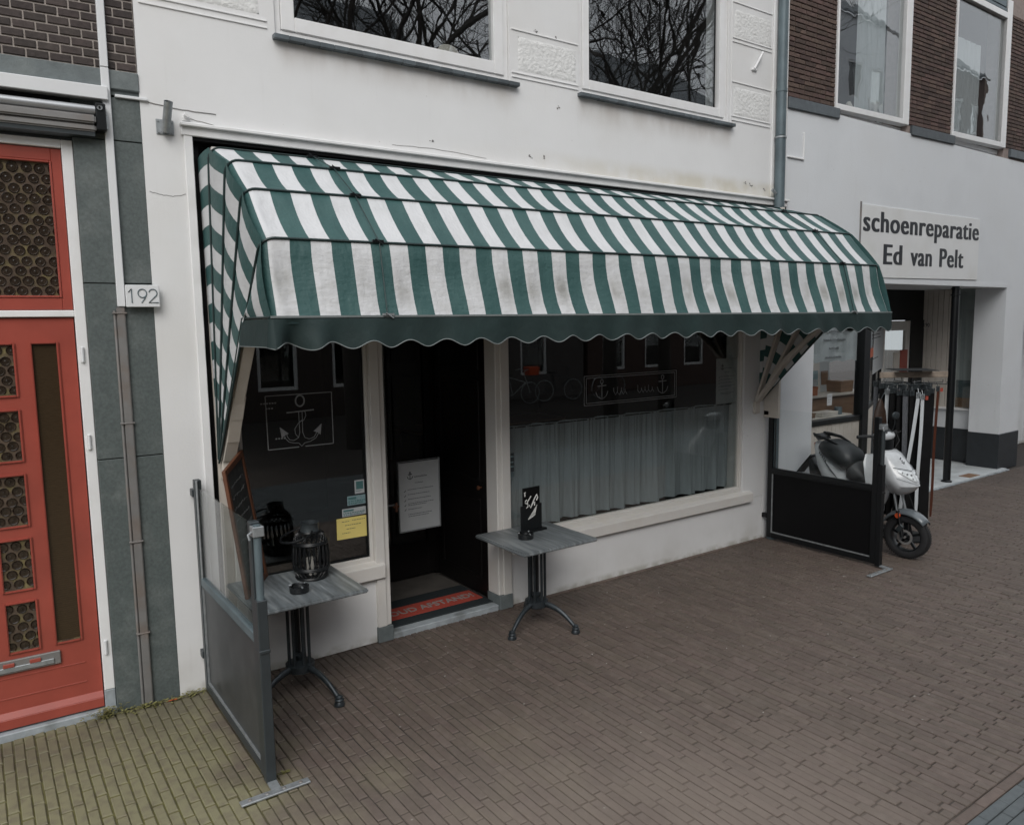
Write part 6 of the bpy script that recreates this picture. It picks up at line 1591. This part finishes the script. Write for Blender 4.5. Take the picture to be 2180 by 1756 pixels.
# floor and under seat body
q = MB(SF); q.box(-0.15, 0.15, -0.19, 0.20, 0.27, 0.345); q.box(-0.10, 0.10, -0.3, 0.6, 0.22, 0.28); q.build('footboard', blackpaint, sc, bevel=0.015)
bd = MB(SF)
rg = [sup((0, y, z), rx, rz_, 24, 2.6, 'yz', tl) for (y, z, rx, rz_, tl) in ((0.02, 0.55, 0.10, 0.19, 0), (0.10, 0.60, 0.145, 0.22, 0), (0.22, 0.66, 0.168, 0.19, 0), (0.34, 0.77, 0.168, 0.17, 0), (0.44, 0.90, 0.155, 0.14, 0.0), (0.50, 0.98, 0.12, 0.11, 0), (0.545, 1.05, 0.07, 0.06, 0))]
bd.loft(rg); bd.build('rear_body', scw, sc, smooth=True)
bd = MB(SF)
rg = [sup((0, y, z), rx, rz_, 20, 2.6, 'yz', 0) for (y, z, rx, rz_) in ((0.05, 0.42, 0.09, 0.12), (0.2, 0.46, 0.13, 0.14), (0.42, 0.56, 0.13, 0.15), (0.56, 0.70, 0.11, 0.14), (0.62, 0.84, 0.07, 0.08))]
bd.loft(rg); bd.build('engine_cover', blackpaint, sc, smooth=True)
q = MB(SF)
for s_ in (-1, 1):
    q.ring_prism([(s_ * 0.168, 0.14, 0.72), (s_ * 0.170, 0.26, 0.84), (s_ * 0.165, 0.38, 0.96), (s_ * 0.168, 0.28, 0.83)], (s_ * 0.004, 0, 0))
q.build('side_stripe', greyp, sc)
q = MB(SF)
for k, (dy, dz) in enumerate(((0, 0), (0.02, 0.02), (0.04, 0.04), (0.06, 0.06), (0.08, 0.08))):
    q.box(-0.1655, -0.157, 0.33 + dy, 0.335 + dy, 0.91 + dz, 0.935 + dz); q.box(-0.1655, -0.157, 0.335 + dy, 0.345 + dy, 0.918 + dz, 0.923 + dz)
q.build('side_lettering', lettering, sc)
# seat: two cushions
def cushion(pts, nm):
    mb = MB(SF); rg = []
    for (y, z, rx, rz_, tl) in pts: rg.append(sup((0, y, z), rx, rz_, 24, 2.5, 'yz', tl))
    mb.loft(rg); return mb.build(nm, seatm, sc, smooth=True)
cushion([(0.475, 1.085, 0.05, 0.03, 0.3), (0.45, 1.075, 0.125, 0.065, 0.3), (0.36, 1.055, 0.178, 0.105, 0.3), (0.22, 1.005, 0.190, 0.125, 0.35), (0.12, 0.95, 0.182, 0.125, 0.4), (0.05, 0.915, 0.150, 0.085, 0.4), (0.03, 0.90, 0.11, 0.05, 0.4)], 'rear_seat_cushion')
cushion([(0.10, 0.88, 0.12, 0.06, 0.4), (0.05, 0.845, 0.172, 0.115, 0.45), (-0.03, 0.79, 0.165, 0.115, 0.5), (-0.11, 0.74, 0.125, 0.085, 0.7), (-0.17, 0.68, 0.095, 0.06, 0.9), (-0.185, 0.65, 0.05, 0.02, 1.0)], 'front_seat_cushion')
q = MB(SF)
for s_ in (-1, 1): q.tube([(s_ * 0.115, 0.22, 1.115), (s_ * 0.135, 0.36, 1.165), (s_ * 0.12, 0.50, 1.185), (s_ * 0.085, 0.55, 1.20)], 0.017, 8, rr=[0.010, 0.018, 0.022, 0.012])
q.ring_prism([(-0.12, 0.47, 1.13), (0.12, 0.47, 1.13), (0.09, 0.53, 1.165), (-0.09, 0.53, 1.165)], (0, 0.012, 0.03)); q.build('grab_rail', blackpaint, sc, smooth=True)
q = MB(SF); q.ring_prism([(-0.06, 0.545, 1.02), (0.06, 0.545, 1.02), (0.05, 0.56, 1.09), (-0.05, 0.56, 1.09)], (0, 0.01, 0)); q.build('tail_light', pm('red_lens', (0.30, 0.02, 0.015), 0.15), sc, bevel=0.004)
q = MB(SF); q.ring_prism([(-0.06, 0.60, 0.93), (0.06, 0.60, 0.93), (0.07, 0.78, 0.70), (-0.07, 0.78, 0.70)], (0, 0.012, 0.012)); q.build('mud_flap', blackpaint, sc)
q = MB(SF); q.tube([(0.12, 0.25, 0.33), (0.15, 0.50, 0.38), (0.16, 0.74, 0.44)], 0.045, 12, rr=[0.02, 0.045, 0.05]); q.build('exhaust', galv, sc, smooth=True)
q = MB(SF); q.tube([(-0.11, 0.18, 0.25), (-0.16, 0.24, 0.012)], 0.009, 8); q.tube([(0.11, 0.18, 0.25), (0.16, 0.24, 0.012)], 0.009, 8); q.tube([(-0.16, 0.24, 0.012), (-0.19, 0.28, 0.010)], 0.010, 8); q.build('stand', blackpaint, sc, smooth=True)

# ================================================================== BELT RACK
RX, RY = 8.60, -0.98
rk = thing('belt_rack', 'black revolving rack with a flat top plate standing behind the scooter', 'display rack', (RX, RY, 0))
MB().tube([(RX, RY, 0.03), (RX, RY, 1.915)], 0.014, 10).build('pole', blackpaint, rk, smooth=True)
MB().lathe([(0.26, 0.0), (0.26, 0.02), (0.05, 0.04), (0.02, 0.06)], (RX, RY, 0.002), 28, cap=True).build('base', blackpaint, rk, smooth=False)
d_ = 0.30; q = MB(); q.ring_prism([(RX - d_, RY, 1.915), (RX, RY - d_, 1.915), (RX + d_, RY, 1.915), (RX, RY + d_, 1.915)], (0, 0, 0.006)); q.build('top_plate', blackpaint, rk)
tq = Vector((0.8, -0.58, 0)); cq = Vector((RX - 0.05, RY - 0.03, 1.865))
MB().bar(cq - tq * 0.36, cq + tq * 0.40, 0.02, 0.065).build('header_board', pm('raw_board', (0.27, 0.22, 0.175), 0.7, 0.25, 12), rk, bevel=0.003)
q = MB()
for k in range(8):
    a = PI / 4 * k + 0.2
    q.tube([(RX, RY, 1.77), (RX + 0.36 * math.cos(a), RY + 0.36 * math.sin(a), 1.77), (RX + 0.36 * math.cos(a), RY + 0.36 * math.sin(a), 1.80)], 0.005, 6)
q.build('hook_arms', anthracite, rk)
blk = pm('black_belt_leather', (0.006, 0.006, 0.0065), 0.45, 0.3, 14, 0.3, 90, spec=0.3); grb = pm('grey_braided_belt', (0.085, 0.09, 0.10), 0.5, 0.5, 90, 0.9, 160)
whb = pm('white_belt_leather', (0.55, 0.58, 0.60), 0.4, 0.05, 6); brb = pm('red_brown_belt_leather', (0.070, 0.020, 0.010), 0.4, 0.2, 14)
belts = [  # angle, radius, z top, z bottom, width, material, label, slant
 (200, 0.36, 1.74, 0.42, 0.045, grb, 'grey braided belt hanging leftmost on the rack', 0.0),
 (215, 0.33, 1.72, 0.30, 0.04, blk, 'black belt between the leftmost braided belt and the short white belt', 0.0),
 (232, 0.33, 1.66, 0.34, 0.040, whb, 'white belt left of the rack pole ending behind the scooter', 0.01),
 (246, 0.34, 1.68, 0.28, 0.05, blk, 'broad black belt just right of the left white belt', 0.0),
 (258, 0.34, 1.66, 0.25, 0.04, blk, 'plain black belt left of the chequered braided belt', 0.0),
 (270, 0.35, 1.66, 0.22, 0.050, grb, 'chequered grey braided belt hanging in the middle of the rack', 0.01),
 (281, 0.35, 1.66, 0.25, 0.035, blk, 'black belt right of the chequered braided belt', 0.0),
 (292, 0.36, 1.64, 0.30, 0.032, whb, 'long white belt slanting down to the left', -0.16),
 (300, 0.36, 1.62, 0.36, 0.030, whb, 'straight white belt at the right of the rack', -0.02),
 (311, 0.35, 1.66, 0.22, 0.05, blk, 'black belt right of the straight white belt', -0.01),
 (322, 0.35, 1.68, 0.16, 0.05, blk, 'longest black belt near the right end of the rack', -0.01),
 (338, 0.37, 1.70, 0.30, 0.022, brb, 'red brown belt hanging rightmost on the rack', -0.02),
 (30, 0.30, 1.70, 0.40, 0.05, blk, 'black belt on the far side of the rack', 0.0),
 (212, 0.27, 1.72, 0.35, 0.11, blk, 'wide black belt in the inner row at the left of the rack', 0.0),
 (236, 0.27, 1.72, 0.30, 0.11, blk, 'wide black belt in the inner row behind the left white belt', 0.0),
 (262, 0.27, 1.72, 0.25, 0.11, blk, 'wide black belt in the inner row behind the chequered belt', 0.0),
 (290, 0.27, 1.72, 0.28, 0.11, blk, 'wide black belt in the inner row behind the slanting white belt', 0.0),
 (318, 0.27, 1.72, 0.22, 0.11, blk, 'wide black belt in the inner row at the right of the rack', 0.0),
 ]
for (a, r, z1, z0, wd, mt, lab, sl_) in belts:
    a = math.radians(a - 62); ex = Vector((math.cos(a), math.sin(a), 0)); tx = Vector((-ex.y, ex.x, 0))
    # strap faces the street camera roughly
    b = thing('belt', lab, 'belt', (RX + r * ex.x, RY + r * ex.y, z0), group='belts hanging on the rack')
    tx = Vector((0.80, -0.58, 0)); c_ = Vector((RX + 0.9 * r * ex.x - 0.05, RY + 0.9 * r * ex.y + 0.03, 0)); nn_ = Vector((0.58, 0.80, 0))
    q = MB(); vs = []; n_ = 12
    for off in (0.0, 0.010):
        for i in range(n_ + 1):
            t = i / n_; z = z1 + (z0 - z1) * t; c2 = c_ + tx * (sl_ * t + 0.004 * math.sin(7 * t + a * 3) + (0.012 if off else 0)) + nn_ * (off + 0.003)
            w_ = wd / 2 * (1.0 if t < 0.96 else 0.6)
            vs += [tuple(c2 - tx * w_ + Vector((0, 0, z))), tuple(c2 + tx * w_ + Vector((0, 0, z))), tuple(c2 + tx * w_ + nn_ * 0.004 + Vector((0, 0, z))), tuple(c2 - tx * w_ + nn_ * 0.004 + Vector((0, 0, z)))]
    for s_ in range(2):
        o_ = s_ * (n_ + 1) * 4
        q.add([], []); base = len(q.v)
        seg_ = vs[o_:o_ + (n_ + 1) * 4]
        q.loft([seg_[i * 4:i * 4 + 4] for i in range(n_ + 1)])
    q.build('strap', mt, b)
    q = MB(); cx_ = c_ + Vector((0, 0, z1 + 0.02)); w_ = wd * 0.62
    P = [cx_ - tx * w_ + Vector((0, 0, -0.022)), cx_ + tx * w_ + Vector((0, 0, -0.022)), cx_ + tx * w_ + Vector((0, 0, 0.03)), cx_ - tx * w_ + Vector((0, 0, 0.03)), cx_ - tx * w_ + Vector((0, 0, -0.022))]
    q.tube(P, 0.0055, 6); q.bar(cx_ - Vector((0, 0, 0.02)), cx_ + Vector((0, 0, 0.025)), wd * 0.9, 0.012); q.tube([cx_ + Vector((0, 0, 0.03)), cx_ + Vector((0, 0, 0.075)) - ex * 0.02], 0.003, 5)
    q.build('buckle', anthracite if mt is not whb else galv, b)
    if lab.startswith(('white belt left', 'straight white', 'red brown', 'grey braided belt', 'broad')):
        q = MB(); p = cx_ + tx * (w_ + 0.01); q.ring_prism([p + Vector((0, -0.004, -0.03)), p + tx * 0.03 + Vector((0, -0.004, -0.03)), p + tx * 0.03 + Vector((0, -0.004, 0.012)), p + Vector((0, -0.004, 0.012))], (0, 0.002, 0)); q.build('price_tag', redpaint, b)

# ================================================================== WEEDS, LITTER
weedm = pm('yellow_green_weed', (0.20, 0.19, 0.07), 0.6, 0.35, 30, rnd=0.25)
def weed(name, lab, cx, cy, n, sp, h):
    t_ = thing(name, lab, 'weed', (cx, cy, 0))
    q = MB(); rnd = random.Random(int(cx * 1000))
    for i in range(n):
        a = rnd.uniform(0, 2 * PI); r = abs(rnd.gauss(0, sp)); bx, by = cx + r * math.cos(a) * 1.6, cy - abs(r * math.sin(a)) * 0.6
        d = Vector((rnd.uniform(-1, 1), rnd.uniform(-1.1, 0.2), 0)).normalized(); L = rnd.uniform(0.012, 0.028); hh = rnd.uniform(0.003, h)
        s_ = Vector((-d.y, d.x, 0)) * L * rnd.uniform(0.22, 0.4); p = Vector((bx, by, hh)); up_ = Vector((0, 0, L * rnd.uniform(-0.3, 0.5)))
        q.add([p, p + d * L * 0.5 + s_ + up_ * .5, p + d * L + up_, p + d * L * 0.5 - s_ + up_ * .5], [(0, 1, 2, 3)], rnd.random())
        if i % 3 == 0: q.tube([(cx + (bx - cx) * 0.4, cy, 0.0), (bx, by, hh)], 0.0012, 4)
    o_ = q.build('leaves', weedm, t_, recalc=False)
weed('weed_clump', 'thick yellow green weed clump at the foot of the white door frame', 0.545, -0.01, 170, 0.045, 0.07)
weed('weed_clump', 'low weeds along the foot of the granite pilaster', 0.79, -0.015, 110, 0.075, 0.03)
weed('weed_clump', 'mossy weeds at the foot of the white wall by the wind screen', 1.07, -0.02, 80, 0.045, 0.03)
weed('weed_clump', 'tiny weed beside the foot plate of the left wind screen', 1.27, -1.33, 26, 0.015, 0.012)
lf = thing('fallen_leaf', 'small orange leaf lying against the granite pilaster', 'leaf', (0.95, -0.04, 0.004))
q = MB(); q.add([(0.90, -0.04, 0.004), (0.94, -0.052, 0.010), (0.985, -0.045, 0.006), (0.945, -0.03, 0.009)], [(0, 1, 2, 3)]); q.build('blade', orange, lf, recalc=False)
dbm = pm('pale_litter', (0.42, 0.40, 0.37), 0.8, 0.2, 20)
db = MB(); rnd = random.Random(12)
for i in range(170):
    x, y = rnd.uniform(1.3, 12), -abs(rnd.gauss(0, 1.3)) - 0.05
    if y < -3.6: continue
    s_ = rnd.uniform(0.003, 0.009); a = rnd.uniform(0, PI)
    ca, sa = math.cos(a) * s_, math.sin(a) * s_
    db.add([(x + ca, y + sa, 0.004), (x - sa * .6, y + ca * .6, 0.006), (x - ca, y - sa, 0.004), (x + sa * .6, y - ca * .6, 0.005)], [(0, 1, 2, 3)])
o = db.build('litter', dbm, None, recalc=False); tag(o, 'tiny pale crumbs and bits scattered over the paving', kind='stuff')

# ================================================================== ACROSS THE STREET (seen in the panes) AND FAR END
barkm = pm('dark_tree_bark', (0.035, 0.030, 0.026), 0.9, 0.3, 12)
def tree(cx, cy, h, seed, lab):
    t_ = thing('bare_tree', lab, 'tree', (cx, cy, 0))
    rnd = random.Random(seed); q = MB(); tr_ = MB()
    tr_.tube([(cx, cy, -0.05), (cx + rnd.uniform(-.1, .1), cy, h * 0.2), (cx + rnd.uniform(-.15, .15), cy, h * 0.38)], 0.2, 10, rr=[0.20, 0.16, 0.14])
    def grow(p, d, L, r, dep):
        n = 4; P = [p]; dd = d
        for i in range(n):
            dd = (dd + Vector((rnd.gauss(0, .13), rnd.gauss(0, .13), rnd.gauss(0.03, .10)))).normalized(); P.append(P[-1] + dd * L / n)
        q.tube([tuple(v) for v in P], r, 5 if dep > 1 else 4, cap=False, rr=[r * (1 - 0.45 * i / n) for i in range(n + 1)])
        if dep == 0: return
        for k in range(4 if dep > 1 else 5):
            i = rnd.randint(1, n); ax = Vector((rnd.gauss(0, 1), rnd.gauss(0, 1), rnd.gauss(0.3, .6))).normalized()
            nd = (dd * 0.75 + ax * 0.75).normalized(); grow(P[i], nd, L * rnd.uniform(0.55, 0.8), r * 0.5, dep - 1)
    top_ = Vector((cx, cy, h * 0.38))
    for k in range(5):
        a = 2 * PI * k / 5 + rnd.random(); grow(top_, Vector((math.cos(a) * 0.6, math.sin(a) * 0.6, 1)).normalized(), h * 0.34, 0.075, 4)
    tr_.build('trunk', barkm, t_, smooth=True); q.build('branches', barkm, t_, recalc=False)
tree(6.4, -9.2, 14.5, 1, 'bare winter tree across the street mirrored in the left upper window')
tree(8.9, -10.2, 13.5, 2, 'second bare winter tree across the street, right of the first')
tree(13.3, -9.0, 14.5, 3, 'bare winter tree across the street mirrored in the right upper window')
tree(16.2, -9.9, 14.0, 4, 'bare winter tree across the street at the right end of the row')
opp = [(-6.0, 3.2, 9.0, pm('opposite_brown_brick', (0.075, 0.05, 0.04), 0.85, 0.25, 12), 'brown brick house across the street at the left'),
       (3.4, 11.8, 9.8, pm('opposite_dark_brick', (0.055, 0.042, 0.036), 0.85, 0.25, 12), 'wide dark brick house across the street'),
       (12.0, 17.5, 8.6, pm('opposite_grey_brick', (0.09, 0.08, 0.075), 0.85, 0.25, 12), 'low grey brick building across the street'),
       (17.7, 25.0, 10.2, pm('opposite_red_brick', (0.07, 0.042, 0.034), 0.85, 0.25, 12), 'red brown brick house across the street'),
       (25.2, 30.0, 8.5, brick_r, 'brown brick house farther down the opposite side'),
       (30.2, 38.5, 16.5, plaster_r, 'tall pale rendered house far down the opposite side'),
       (43.0, 50.0, 16.0, brick_r, 'tall brown gabled house at the far end of the opposite side')]
for (x0, x1, h, mt, lab) in opp:
    hb = thing('opposite_house', lab, 'house', ((x0 + x1) / 2, -15, 0))
    holes = []; x = x0 + 0.7
    while x + 1.2 < x1:
        z = 0.8
        while z + 1.8 < h: holes.append((x, x + 1.1, z, z + 1.7)); z += 3.0
        x += 2.1
    q = MB(); wall_with_holes(q, x0, x1, 0, h, holes, -15.3, -15.0); q.build('wall', mt, hb)
    q = MB(); q.ring_prism([(x0, -14.85, h - 0.05), (x1, -14.85, h - 0.05), (x1, -18, h + 2.6), (x0, -18, h + 2.6)], (0, 0, 0.12)); q.build('roof', slate, hb)
    q = MB(); q.box(x0, x1, -15.9, -15.85, 0, h); q.build('dark_room', darkroom, hb)
    for hh in holes:
        q = MB(); frame_boxes(q, hh[0], hh[1], hh[2], hh[3], 0.09, -15.12, -15.04); wo = q.build('window', windowpaint, hb)
        MB().box(hh[0] + .09, hh[1] - .09, -15.09, -15.08, hh[2] + .09, hh[3] - .09).build('pane', glass, wo)
# bicycles across the street, mirrored in the cafe windows
def bike(cx, cy, ang_, lab, crate):
    t_ = thing('bicycle', lab, 'bicycle', (cx, cy, 0), ang_, group='bicycles parked across the street'); F_ = wm(t_)
    for s_, nm in ((-0.52, 'rear_wheel'), (0.55, 'front_wheel')):
        q = MB(F_); P = [(s_ + 0.33 * math.cos(a), 0, 0.345 + 0.33 * math.sin(a)) for a in [2 * PI * i / 28 for i in range(29)]]; q.tube(P, 0.017, 6)
        for k in range(14):
            a = 2 * PI * k / 14; q.tube([(s_, 0, 0.345), (s_ + 0.32 * math.cos(a), 0, 0.345 + 0.32 * math.sin(a))], 0.0015, 3)
        q.build(nm, galv, t_)
    q = MB(F_); pts = {'r': (-0.52, 0, .345), 'b': (-.08, 0, .30), 's': (-.22, 0, .86), 'h': (.36, 0, .86), 'f': (.55, 0, .345), 'h2': (.39, 0, .68)}
    for a, b in (('r', 'b'), ('r', 's'), ('b', 's'), ('b', 'h2'), ('s', 'h2'), ('h', 'f')): q.tube([pts[a], pts[b]], 0.015, 6)
    q.tube([(.36, 0, .86), (.34, 0, 1.05), (.34, -.25, 1.08), (.18, -.28, 1.06)], 0.012, 6); q.tube([(.34, 0, 1.05), (.34, .25, 1.08), (.18, .28, 1.06)], 0.012, 6)
    q.build('frame', alu if crate else anthracite, t_); MB(F_).box(-.36, -.10, -.08, .08, .90, .95).build('saddle', rubber, t_, bevel=0.02)
    if crate: MB(F_).box(.42, .80, -.17, .17, .90, 1.16).build('crate', orange, t_, bevel=0.01)
bike(13.7, -13.8, 0.1, 'bicycle with an orange crate parked across the street', True)
bike(15.5, -13.9, 0.15, 'black bicycle parked across the street beside the one with a crate', False)
bike(17.6, -13.8, 3.0, 'third black bicycle parked across the street', False)
fe = thing('planter_box', 'grey planter box across the street', 'planter', (2.4, -10.3, 0))
MB().box(1.2, 3.6, -10.6, -10.0, 0, 0.7).build('box', anthracite, fe, bevel=0.02)
# far end of the street on this side
fb = thing('far_house', 'white fronted house farther along beyond the shoe repair building', 'house', (20, 0, 0))
q = MB(); wall_with_holes(q, 17.1, 34, 0, 9, [(18.5, 20.5, 0.5, 2.6), (22, 24, 0.5, 2.6)], 0.3, 0.6); q.build('wall', plaster_r, fb)
for a in (18.5, 22): MB().box(a, a + 2, 0.42, 0.44, 0.5, 2.6).build('pane', glass, fb)
q = MB(); q.box(17.1, 34, 0.9, 1.0, 0, 9); q.build('dark_room', darkroom, fb)
S.cycles.use_denoising = True
